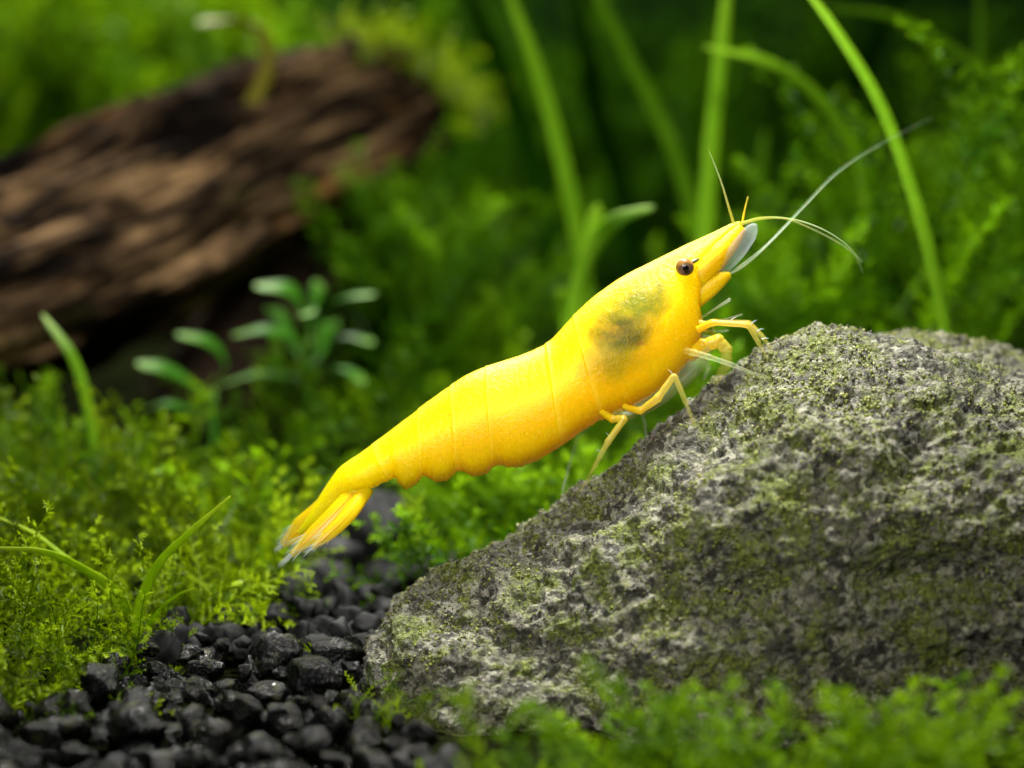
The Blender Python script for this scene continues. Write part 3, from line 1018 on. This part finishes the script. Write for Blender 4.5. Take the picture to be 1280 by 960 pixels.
tail_blade([(440, 594, 0.08), (405, 634, 0.14), (377, 660, 0.17), (353, 681, 0.19)], [24, 27, 30, 9], fringe=26, spread=17)
tail_blade([(452, 604, -0.05), (422, 638, -0.11), (392, 668, -0.14), (364, 694, -0.15)], [20, 22, 21, 7], fringe=26, spread=22)
tail_blade([(459, 611, -0.06), (437, 642, -0.15), (412, 667, -0.20), (391, 685, -0.22)], [18, 19, 16, 5], fringe=16, tilt=-0.1, spread=15)
tail_blade([(446, 600, 0.10), (412, 628, 0.18), (388, 652, 0.22), (366, 672, 0.24)], [20, 22, 22, 8], fringe=16, tilt=-0.1, spread=14)

# ------------------------------------------------------------------ black gravel
def in_poly(x, y, poly):
    c = False
    n = len(poly)
    for i in range(n):
        x1, y1 = poly[i]
        x2, y2 = poly[i - 1]
        if (y1 > y) != (y2 > y) and x < (x2 - x1) * (y - y1) / (y2 - y1) + x1:
            c = not c
    return c


GPX = [(-90, 1060), (-90, 905), (50, 880), (150, 835), (205, 790), (310, 765), (365, 735), (360, 690), (420, 640), (470, 618), (545, 640), (590, 690), (535, 735), (475, 785), (455, 850), (530, 915), (600, 1060)]
GPOLY = [tuple(G(*p, 0.05))[:2] for p in GPX]


def stone_mesh(seed, sub=3):
    import bmesh
    bm = bmesh.new()
    bmesh.ops.create_icosphere(bm, subdivisions=sub, radius=1.0)
    rs = random.Random(seed)
    sx, sy, sz = rs.uniform(0.85, 1.25), rs.uniform(0.8, 1.1), rs.uniform(0.6, 0.9)
    planes = []
    for _ in range(14):
        n = Vector((rs.gauss(0, 1), rs.gauss(0, 1), rs.gauss(0, 1))).normalized()
        planes.append((n, rs.uniform(0.58, 0.86)))
    for v in bm.verts:
        p = v.co.copy()
        for n, d in planes:                      # knock flats into the pebble
            e = p.dot(n) - d
            if e > 0:
                p -= n * e * 0.95
        p *= 1.12 + 0.12 * noise.noise(p * 1.7 + Vector((seed, 0, 0))) + 0.10 * noise.noise(p * 3.8 + Vector((0, seed, 0))) + 0.10 * noise.noise(p * 9 + Vector((0, 0, seed)))
        v.co = Vector((p.x * sx, p.y * sy, p.z * sz))
    me = bpy.data.meshes.new('gravel_stone')
    bm.to_mesh(me)
    bm.free()
    me.polygons.foreach_set('use_smooth', np.ones(len(me.polygons), dtype=bool))
    me.materials.append(M['gravel'])
    return me


# stone meshes are unit sized; the object scale makes the size, so bake sizes into 3 sets
smeshes = [stone_mesh(k * 3.7 + 1) for k in range(14)]
cand = []
gx0, gx1 = min(p[0] for p in GPOLY), max(p[0] for p in GPOLY)
gy0, gy1 = min(p[1] for p in GPOLY), max(p[1] for p in GPOLY)
grid = {}
pts = []
rs = random.Random(5)
for layer, (zc, tries) in enumerate(((0.0, 12000), (0.07, 4500))):
    for _ in range(tries):
        x, y = rs.uniform(gx0, gx1), rs.uniform(gy0, gy1)
        if not in_poly(x, y, GPOLY):
            continue
        r = rs.choice((0.045, 0.07, 0.085, 0.095, 0.11, 0.13)) * rs.uniform(0.9, 1.1)
        if y > 0.9:
            r *= 1.3
        if layer == 1:
            r *= 0.95
        ok = True
        for (x2, y2, r2, l2, z2) in pts:
            if l2 == layer:
                dd = (x - x2) ** 2 + (y - y2) ** 2
                if dd < ((r + r2) * (0.92 if layer == 0 else 1.2)) ** 2:
                    ok = False
                    break
        if ok:
            pts.append((x, y, r, layer, zc + ground_h(x, y) + rs.uniform(-0.06, 0.04)))
g = G(476, 668, 0.2)
pts.append((g.x, g.y, 0.18, 1, 0.24))
pts.sort(key=lambda p: (p[1]))
first = True
extra = []
count = 0
for (x, y, r, layer, z) in pts:
    e = Matrix.Rotation(rs.uniform(0, 6.28), 3, 'Z') @ Matrix.Rotation(rs.gauss(0, 0.5), 3, 'X') @ Matrix.Rotation(rs.gauss(0, 0.5), 3, 'Y')
    me = rs.choice(smeshes)
    if count < 300:
        o = bpy.data.objects.new('gravel_stone', me)
        o.location = (x, y, z)
        o.rotation_euler = e.to_euler()
        o.scale = (r, r, r)
        link(o, substrate)
        count += 1
    else:
        extra.append((me, e, (x, y, z), r))
if extra:
    vs, fs, off = [], [], 0
    cache = {}
    for me, e, loc_, r in extra:
        if me.name not in cache:
            a = np.empty(len(me.vertices) * 3)
            me.vertices.foreach_get('co', a)
            f = np.empty(len(me.polygons) * 3, dtype=np.int32)
            me.polygons.foreach_get('vertices', f)
            cache[me.name] = (a.reshape(-1, 3), f.reshape(-1, 3))
        a, f = cache[me.name]
        vs.append(a @ np.array(e).T * r + np.array(loc_))
        fs.append(f + off)
        off += len(a)
    o = mesh_arrays('gravel', np.vstack(vs), np.vstack(fs), M['gravel_far'], substrate)
    o['kind'] = 'stuff'
print('gravel stones', len(pts), 'own', count)

# ------------------------------------------------------------------ moss
def frond(seed, length=1.0, nb=11, blen=0.34, leaf=0.062, droop=0.35, wide=0.34):
    """a feathery moss shoot: thin stem, alternate branchlets, small pointed leaves. Unit height about 1"""
    r = np.random.default_rng(seed)
    parts = []
    tints = []

    def add_leaf(p, d, up, L, tv):
        d = d / np.linalg.norm(d)
        s = np.cross(d, up)
        s /= np.linalg.norm(s) + 1e-9
        n = np.cross(s, d)
        w = L * wide * 0.5
        a, b_, c, e = p, p + d * L * 0.45 + s * w + n * L * 0.08, p + d * L + n * L * 0.05 * r.normal(), p + d * L * 0.45 - s * w + n * L * 0.08
        parts.append((np.array([a, b_, c, e]), np.array([[0, 1, 2, 3]])))
        tints.append(np.full(4, tv))

    def stem(path, r0, r1, tv):
        v, q = sweep(path, np.linspace(r0, r1, len(path)), np.linspace(r0, r1, len(path)), (0.3, 1, 0.2), 3, cap=False)
        parts.append((v, q))
        tints.append(np.full(len(v), tv))

    t = np.linspace(0, 1, 8)
    wob = r.normal(0, 0.05, 2)
    main_ = np.stack([droop * t ** 2 + wob[0] * np.sin(3 * t), wob[1] * np.sin(4 * t), length * t * (1 - 0.2 * droop * t)], 1)
    stem(main_, 0.012, 0.004, 0.35)
    sgn = 1
    for k in range(nb):
        u = 0.12 + 0.88 * (k + 0.5) / nb
        base = np.array([np.interp(u, t, main_[:, c]) for c in range(3)])
        tan_ = main_[min(7, int(u * 7) + 1)] - main_[int(u * 7) if u < 1 else 6]
        tan_ /= np.linalg.norm(tan_)
        az = r.normal(0, 0.6)
        out = np.array([math.sin(az) * 0.9, sgn * math.cos(az), 0.0])
        d0 = out * 0.85 + tan_ * 0.65
        d0 /= np.linalg.norm(d0)
        L = blen * (1.05 - 0.75 * u) * r.uniform(0.75, 1.25)
        pts_ = np.array([base + d0 * L * s + tan_ * 0.18 * L * s * s for s in np.linspace(0, 1, 3)])
        stem(pts_, 0.006, 0.003, 0.25 + 0.4 * u)
        nl = max(4, int(L / (leaf * 0.55)))
        for m in range(nl):
            s = (m + 0.6) / nl
            p = base + d0 * L * s + tan_ * 0.18 * L * s * s
            for sg in (-1, 1):
                sd = np.cross(d0, np.array([r.normal(0, 0.4), r.normal(0, 0.4), 1.0]))
                sd /= np.linalg.norm(sd) + 1e-9
                add_leaf(p, d0 * 0.75 + sd * sg * 0.7 + r.normal(0, 0.15, 3), np.array([0.1, 0.0, 1.0]), leaf * r.uniform(0.7, 1.2) * (1.1 - 0.4 * s), 0.02 + 0.38 * s + 0.52 * u)  # tips paler as young growth, raised further to paint lit tips
        sgn = -sgn
    v, q = join(parts)
    # mixed 3-sided stems are quads too, so all faces are quads
    return v, q, np.concatenate(tints)


FR_NEAR = [frond(k, nb=18, blen=0.20, leaf=0.052, wide=0.28, droop=0.6) for k in range(10)]
FR_FAR = [frond(40 + k, nb=11, blen=0.28, leaf=0.095, wide=0.36) for k in range(6)]
FR_FG = [frond(120 + k, nb=12, blen=0.24, leaf=0.10, droop=0.3, wide=0.4) for k in range(6)]
FR_TALL = [frond(80 + k, nb=16, blen=0.24, leaf=0.085, droop=0.45, wide=0.32) for k in range(6)]


def scatter(name, places, templates, mat, label, cat, tint_shift=0.0, tint_var=0.28, kind='stuff', parent=None, group=None):
    """places: rows of x, y, z, scale, azimuth, tilt"""
    vs, qs, ts, off = [], [], [], 0
    for (x, y, z, s, az, tl, *ex) in places:
        v, q, tn = templates[int(rng.integers(len(templates)))]
        Rm = np.array(Matrix.Rotation(az, 3, 'Z') @ Matrix.Rotation(tl, 3, 'Y') @ Matrix.Rotation(rng.uniform(0, 6.28), 3, 'Z'))
        vs.append(v @ Rm.T * s + np.array([x, y, z]))
        qs.append(q + off)
        ts.append(np.clip(tn + tint_shift + (ex[0] if ex else 0.0) + rng.normal(0, tint_var), 0, 1))
        off += len(v)
    o = mesh_arrays(name, np.vstack(vs), np.vstack(qs), mat, parent, tint=np.concatenate(ts), smooth=False)
    tag(o, label, cat, group, kind)
    print(name, len(places), 'fronds', 2 * sum(len(a) for a in qs), 'tris')
    return o


def carpet_points(n, x0, x1, y0, y1, test, smin, smax, tilt=(0.15, 1.0), zoff=-0.06):
    out = []
    k = 0
    while len(out) < n and k < n * 30:
        k += 1
        x, y = rng.uniform(x0, x1), rng.uniform(y0, y1)
        if not test(x, y):
            continue
        out.append((x, y, ground_h(x, y) + zoff + rng.uniform(-0.04, 0.05), rng.uniform(smin, smax), rng.uniform(0, 6.28), rng.uniform(*tilt)))
    return out


def clumps(nc, per, x0, x1, y0, y1, test, smin, smax, gap, jit=0.09, tilt=(0.1, 1.25)):
    """tufts: several shoots fan out of one spot, dark soil stays between the tufts"""
    cs, out, k = [], [], 0
    while len(cs) < nc and k < nc * 60:
        k += 1
        x, y = rng.uniform(x0, x1), rng.uniform(y0, y1)
        if test(x, y) and all((x - a) ** 2 + (y - b) ** 2 > gap * gap for a, b in cs):
            cs.append((x, y))
    for x, y in cs:
        size = rng.uniform(0.75, 1.15)
        tone = rng.normal(-0.04, 0.26)
        for _ in range(int(rng.integers(per[0], per[1]))):
            az = rng.uniform(0, 6.28)
            tl = rng.uniform(*tilt)
            out.append((x + math.cos(az) * jit * tl, y + math.sin(az) * jit * tl, ground_h(x, y) - 0.05, rng.uniform(smin, smax) * size, az, tl, tone))
    return out


def px_ground(x, y):
    return to_px((x, y, ground_h(x, y)))


def t_left(x, y):
    if in_poly(x, y, GPOLY):
        return False
    px, py = px_ground(x, y)
    return -160 < px < 520 and py < 930 and not (px > 350 and py > 720)


def dens(x, y, f=1.2, thr=-0.25):
    return noise.noise((x * f, y * f, 8.0)) > thr


near = clumps(62, (5, 9), -3.2, -0.3, -1.2, 0.7, t_left, 0.34, 0.64, 0.20, tilt=(0.45, 1.4))
near += clumps(62, (5, 8), -3.2, -0.3, 0.7, 2.2, t_left, 0.36, 0.70, 0.21, tilt=(0.4, 1.35))
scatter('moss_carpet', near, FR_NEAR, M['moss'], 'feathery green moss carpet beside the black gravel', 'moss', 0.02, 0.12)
def t_far(x, y):
    if in_poly(x, y, GPOLY) or not dens(x, y, 0.9, -0.3):
        return False
    px, py = px_ground(x, y)
    return y < np.interp(px, [-200, 250, 380, 480, 640, 900], [3.2, 3.2, 4.2, 6.2, 7.5, 7.5])


far = clumps(190, (4, 7), -5.0, 2.2, 1.6, 7.5, t_far, 0.38, 0.74, 0.27, 0.12)
far += clumps(30, (6, 10), -0.9, 1.0, 1.0, 3.0, lambda x, y: not in_poly(x, y, GPOLY), 0.4, 0.7, 0.2)
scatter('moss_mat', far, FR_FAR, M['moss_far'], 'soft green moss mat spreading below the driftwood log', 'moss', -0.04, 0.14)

# foreground moss before the rock, well out of focus
fg = []
for _ in range(125):
    d = rng.uniform(-3.1, -1.7)
    px = rng.uniform(500, 1340)
    top = np.interp(px, [500, 560, 640, 760, 830, 900, 1000, 1100, 1340], [975, 915, 895, 860, 800, 830, 855, 835, 815])
    g = P(px, top + abs(rng.normal(0, 70)), d)
    fg.append((g.x, g.y, -0.06, max(0.2, g.z) * 1.05, rng.uniform(0, 6.28), rng.uniform(0.0, 0.45)))
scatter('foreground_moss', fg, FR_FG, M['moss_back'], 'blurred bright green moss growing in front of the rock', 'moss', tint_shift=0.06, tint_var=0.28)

# moss tuft at the rock's left foot
tuft = []
for _ in range(30):
    g = G(rng.uniform(438, 530), rng.uniform(865, 915), 0.03)
    tuft.append((g.x, g.y, rng.uniform(-0.05, 0.02), rng.uniform(0.14, 0.26), rng.uniform(0, 6.28), rng.uniform(0.1, 1.1)))
scatter('moss_tuft', tuft, FR_NEAR, M['moss'], 'small bright moss tuft at the foot of the rock', 'moss', 0.05, kind='stuff')

# moss bush beside the log's broken end
bush = []
for _ in range(230):
    px, py, d = rng.uniform(455, 715), rng.uniform(250, 560), rng.uniform(4.2, 7.0)
    if py < 250 + abs(px - 540) * 0.75 - rng.uniform(0, 60):
        continue
    g = P(px, py, d)
    bush.append((g.x, g.y, max(0.05, g.z - 0.35), rng.uniform(0.45, 0.8), rng.uniform(0, 6.28), rng.uniform(0.0, 0.8)))
for _ in range(34):
    g = P(rng.uniform(430, 560), rng.uniform(200, 360), rng.uniform(4.4, 5.3))
    bush.append((g.x, g.y, g.z - 0.3, rng.uniform(0.35, 0.6), rng.uniform(0, 6.28), rng.uniform(0.0, 0.7)))
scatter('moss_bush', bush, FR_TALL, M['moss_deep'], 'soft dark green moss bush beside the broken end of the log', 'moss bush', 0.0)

# feathery weed thicket behind the rock, right
thick = []
for _ in range(240):
    px, d = rng.uniform(880, 1420), rng.uniform(2.6, 6.5)
    top = np.interp(px, [880, 960, 1050, 1150, 1300, 1420], [420, 340, 200, 190, 140, 140])
    py = rng.uniform(top, 500)
    g = P(px, py, d)
    thick.append((g.x, g.y, max(0.05, g.z - 0.3), rng.uniform(0.6, 1.1), rng.uniform(0, 6.28), rng.uniform(0.0, 1.0)))
scatter('feathery_weed_thicket', thick[:120], FR_TALL, M['moss_deep'], 'dense feathery water weed thicket behind the rock', 'water weed', 0.05)

scatter('light_feathery_weed', thick[120:], FR_TALL, M['moss_deep'], 'lighter feathery shoots standing among the thicket behind the rock', 'water weed', 0.22)  # raised tint paints the thicket's yellowish highlights

# bright plants behind the log, upper left
bl = []
for _ in range(420):
    px, d = rng.uniform(-120, 420), rng.uniform(8.5, 12.5)
    top = np.interp(px, [-120, 0, 200, 330, 420], [-60, -60, -60, 0, 120])
    py = rng.uniform(top, 330)
    g = P(px, py, d)
    bl.append((g.x, g.y, max(0.05, g.z - 0.4), rng.uniform(0.7, 1.3), rng.uniform(0, 6.28), rng.uniform(0.0, 0.8)))
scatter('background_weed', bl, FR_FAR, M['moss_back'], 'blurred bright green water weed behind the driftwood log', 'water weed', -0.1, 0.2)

# dim weed all along the back of the tank
bd = []
for _ in range(900):
    px, d = rng.uniform(-150, 1430), rng.uniform(9.0, 15.0)
    py = rng.uniform(60, 480)
    g = P(px, py, d)
    bd.append((g.x, g.y, max(0.05, g.z - 0.5), rng.uniform(0.8, 1.6), rng.uniform(0, 6.28), rng.uniform(0.0, 0.7)))
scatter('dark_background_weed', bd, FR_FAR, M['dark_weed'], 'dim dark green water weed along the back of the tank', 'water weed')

# moss on top of the log's end
lm = []
for _ in range(85):
    px = rng.uniform(440, 610)
    py = np.interp(px, [440, 500, 550, 610], [62, 62, 100, 150]) + rng.uniform(-6, 22)
    g = P(px, py, rng.uniform(5.7, 6.7))
    lm.append((g.x, g.y, g.z - 0.05, rng.uniform(0.26, 0.48), rng.uniform(0, 6.28), rng.uniform(0.3, 1.4)))
scatter('log_moss', lm, FR_FAR, M['moss'], 'small bright moss tuft growing on the end of the log', 'moss', 0.25)

# ------------------------------------------------------------------ tall grass blades
B = [
    ([(735, 470, 4.6), (728, 330, 4.6), (705, 210, 4.5), (672, 90, 4.4), (628, -30, 4.2)], 30, 'blade', 'tall light green blade leaning left behind the shrimp, beside a pale curled leaf'),
    ([(890, 400, 5.2), (868, 270, 5.2), (835, 170, 5.1), (790, 80, 5.0), (735, -30, 4.8)], 30, 'blade_deep', 'tall darker blade slanting behind the shrimp between two lighter blades'),
    ([(872, 470, 3.6), (882, 300, 3.6), (890, 180, 3.6), (902, 60, 3.6), (912, -40, 3.6)], 32, 'blade', 'tall upright bright blade rising directly behind the head of the shrimp'),
    ([(1188, 470, 1.8), (1178, 390, 1.8), (1150, 270, 1.8), (1105, 140, 1.9), (1050, 45, 2.0), (995, -30, 2.1)], 25, 'blade', 'long arching blade standing behind the rock with sharp edges'),
    ([(925, 470, 5.4), (938, 330, 5.4), (948, 240, 5.4), (957, 160, 5.4)], 24, 'blade_deep', 'short dark blade ending behind the upright feelers'),
    ([(1090, 300, 3.8), (1072, 200, 3.8), (1025, 125, 3.6), (960, 78, 3.4), (878, 58, 3.3)], 22, 'blade', 'arching blade whose tip bends over towards the upright blade'),
    ([(1240, 420, 4.6), (1232, 260, 4.6), (1228, 100, 4.6), (1224, -40, 4.6)], 24, 'blade_deep', 'upright stem-like blade in the weed thicket'),
    ([(1275, 120, 4.6), (1190, 62, 4.4), (1120, 22, 4.2), (1030, 10, 4.0)], 16, 'blade', 'thin level blade crossing the top of the long arching blade'),
    ([(118, 580, 2.4), (112, 520, 2.4), (92, 450, 2.4), (52, 392, 2.4)], 20, 'blade_pale', 'single short blade standing in the moss before the log'),
    ([(700, 480, 5.5), (690, 300, 6.0), (640, 120, 6.5), (560, -60, 7)], 44, 'dark_blade', 'broad dim blade far behind the shrimp'),
    ([(1010, 400, 6.5), (1000, 250, 6.8), (1060, 120, 7.0), (1140, -40, 7.2)], 40, 'dark_blade', 'broad dim blade behind the feathery thicket'),
    ([(800, 420, 7.0), (780, 250, 7.3), (740, 120, 7.5), (720, -40, 7.8)], 40, 'dark_blade', 'dim upright blade between the two slanting blades'),
]
M['dark_blade'] = blade_material('dim_blade', (0.008, 0.045, 0.001), (0.014, 0.06, 0.002), spec=0.0)
for pts_, w_, m_k, lab in B:
    blade('tall_grass', pts_, w_, M[m_k], label=lab, group='grass blades rising behind the shrimp')['kind'] = 'thing'

# pale curled leaf cluster
pl = thing('curled_leaf_plant', P(715, 470, 3.6), 'small plant with a pale tipped leaf curling over behind the back of the shrimp', 'plant')
spoon = ([0, 0.25, 0.6, 0.85, 0.96, 1], [0.5, 0.6, 0.9, 1.0, 0.7, 0.1])
blade('leaf', [(716, 460, 2.8), (718, 380, 2.8), (738, 315, 2.75), (770, 275, 2.7), (818, 258, 2.6)], 38, M['blade_pale'], pl, shape=spoon)
blade('leaf', [(714, 460, 3.7), (722, 370, 3.7), (738, 300, 3.7), (748, 255, 3.7)], 24, M['blade'], pl, shape=spoon)
blade('leaf', [(712, 460, 3.6), (706, 400, 3.6), (700, 360, 3.5)], 22, M['blade'], pl, shape=spoon)

# broad-leaved seedlings before the log
def seedling(loc, label, leaves, stem):
    stem = [(a, b, c + 0.8) for a, b, c in stem]
    leaves = [([(a, b, c + 0.8) for a, b, c in p_], w_) for p_, w_ in leaves]
    o = thing('broad_leaf_seedling', stem and P(*stem[0]), label, 'plant', 'broad leaved seedlings before the log')
    blade('stem', stem, 14, M['broad'], o, thick=0.9)
    shp = ([0, 0.3, 0.55, 0.8, 0.95, 1], [0.22, 0.3, 0.75, 1.0, 0.65, 0.1])
    for pts_, w_ in leaves:
        blade('leaf', pts_, w_ * 0.74, M['broad'], o, shape=shp, side=(0.45, 0.85, 0.1), thick=0.12)


seedling((385, 520, 3.2), 'leafy seedling with bluish green rounded leaves before the dark hollow of the log', [
    ([(388, 420, 3.2), (378, 385, 3.1), (360, 362, 3.0), (318, 358, 2.9)], 52),
    ([(390, 420, 3.2), (405, 388, 3.1), (432, 372, 3.0), (470, 368, 2.9)], 52),
    ([(386, 440, 3.2), (362, 420, 3.1), (330, 412, 3.0), (290, 420, 2.9)], 48),
    ([(392, 440, 3.2), (415, 425, 3.1), (440, 420, 3.1), (468, 430, 3.0)], 40),
    ([(388, 410, 3.2), (386, 395, 3.0), (384, 390, 2.8), (384, 395, 2.6)], 44),
    ([(390, 455, 3.2), (402, 440, 3.4), (408, 410, 3.6), (425, 398, 3.8)], 38),
    ([(386, 450, 3.2), (372, 440, 3.4), (350, 395, 3.6), (335, 385, 3.8)], 38),
    ([(389, 405, 3.2), (392, 385, 3.3), (396, 365, 3.4), (400, 352, 3.5)], 34),
    ([(388, 480, 3.2), (360, 470, 3.1), (320, 468, 3.0), (275, 482, 2.9)], 44),
    ([(392, 470, 3.2), (420, 460, 3.1), (440, 465, 3.0), (455, 480, 2.9)], 36)],
    [(386, 540, 3.2), (385, 480, 3.2), (389, 410, 3.2)])
seedling((250, 540, 3.0), 'lower seedling with a few drooping leaves beside the leafy seedling', [
    ([(262, 500, 3.0), (240, 480, 2.9), (210, 462, 2.8), (170, 455, 2.7)], 42),
    ([(270, 490, 3.0), (282, 455, 3.0), (262, 428, 2.9), (220, 418, 2.8)], 34),
    ([(258, 520, 3.0), (235, 510, 2.9), (205, 505, 2.8), (180, 512, 2.8)], 30)],
    [(268, 560, 3.0), (266, 520, 3.0), (268, 485, 3.0)])

# sprout on the log
sp = thing('log_sprout', P(330, 125, 5.3), 'thin brown sprout with a green leaf on top of the log', 'plant')
blade('stem', [(300, 150, 5.1), (322, 115, 5.2), (335, 75, 5.3), (325, 38, 5.3), (300, 28, 5.3)], 26, M['brown_stem'], sp, thick=0.7)
blade('leaf', [(318, 34, 5.3), (295, 26, 5.2), (270, 26, 5.1), (246, 32, 5.0)], 30, M['brown_stem'], sp, shape=spoon)

# grass plant rooted at the gravel's edge
gp = thing('grass_plant', P(170, 790, 0.3), 'small bright grass plant with spreading blades at the edge of the black gravel', 'plant')
nar = ([0, 0.1, 0.4, 0.8, 1], [0.8, 1.0, 0.9, 0.6, 0.12])
blade('leaf', [(170, 800, 0.1), (175, 755, 0.0), (198, 705, -0.1), (238, 665, -0.15), (288, 620, -0.2)], 17, M['sprig'], gp, shape=nar, side=tuple(RIGHT * 0.8 - UP * 0.3 + DIR * 0.35))
blade('leaf', [(172, 800, 0.3), (150, 745, 0.2), (105, 712, 0.1), (55, 690, 0.0), (-20, 684, -0.1)], 15, M['sprig'], gp, shape=nar)
blade('leaf', [(165, 790, 0.35), (130, 735, 0.35), (80, 695, 0.35), (40, 665, 0.4), (-20, 640, 0.4)], 10, M['sprig'], gp, shape=nar)
blade('leaf', [(176, 800, 0.3), (195, 768, 0.2), (220, 745, 0.15), (242, 735, 0.1)], 9, M['sprig'], gp, shape=nar)


def sprig(name, pts, label, w=8, nleaf=16, L=20, mat='sprig'):
    """a single creeping moss shoot with its own small leaves"""
    path = spline([P(*p) for p in pts], 40)
    o = thing(name, tuple(path[0]), label, 'moss sprig', 'moss sprigs at the gravel')
    ww = np.interp(np.linspace(0, 1, 40), [0, 0.6, 1], [w * 0.5, w * 0.4, w * 0.15]) / PPU / 2
    v, q = sweep(path, ww, ww, (0, 1, 0.3), 8)
    mesh_arrays('stem', v, q, M[mat], o, tint=tube_tint(40, 8))
    for k in range(nleaf):
        i = int(6 + 33 * k / nleaf)
        tn = path[min(39, i + 1)] - path[i - 1]
        tn /= np.linalg.norm(tn)
        sd = np.cross(tn, (0, 1, 0.3)) * (1 if k % 2 else -1) + rng.normal(0, 0.3, 3)
        d_ = tn * 0.8 + sd * 0.75
        d_ /= np.linalg.norm(d_)
        ll = L / PPU * rng.uniform(0.7, 1.2)
        pth = np.array([path[i] + d_ * ll * s + tn * 0.2 * ll * s * s for s in np.linspace(0, 1, 7)])
        lw = np.array([0.4, 0.8, 1, 0.9, 0.7, 0.4, 0.08]) * ll * 0.15
        v, q = sweep(pth, lw, lw * 0.25, np.cross(d_, (0.1, 1, 0.2)), 6)
        mesh_arrays('leaf', v, q, M[mat], o, tint=tube_tint(7, 6))


sprig('moss_sprig', [(445, 850, 0.05), (415, 828, 0.05), (392, 815, 0.05), (366, 808, 0.0)], 'thin moss sprig reaching over black gravel from the foot of the rock', 9, 14, 16)
sprig('moss_sprig', [(235, 720, 0.9), (275, 742, 0.8), (310, 760, 0.7), (345, 775, 0.6)], 'bright moss sprig hanging from the moss carpet on to the gravel', 8, 14, 18)
sprig('moss_sprig', [(440, 640, 2.4), (432, 670, 2.2), (438, 695, 2.1), (446, 715, 2.0)], 'tiny sprig with a bright tip in front of the rounded dark pebble', 9, 9, 22)
sprig('moss_sprig', [(548, 700, 1.6), (530, 670, 1.6), (520, 650, 1.6), (516, 620, 1.6)], 'upright bright sprig between the gravel and the rock slope', 9, 10, 26)
sprig('moss_sprig', [(610, 1000, -2.6), (600, 950, -2.6), (585, 900, -2.6), (575, 860, -2.6)], 'blurred pale sprig standing before the base of the rock', 10, 9, 24)
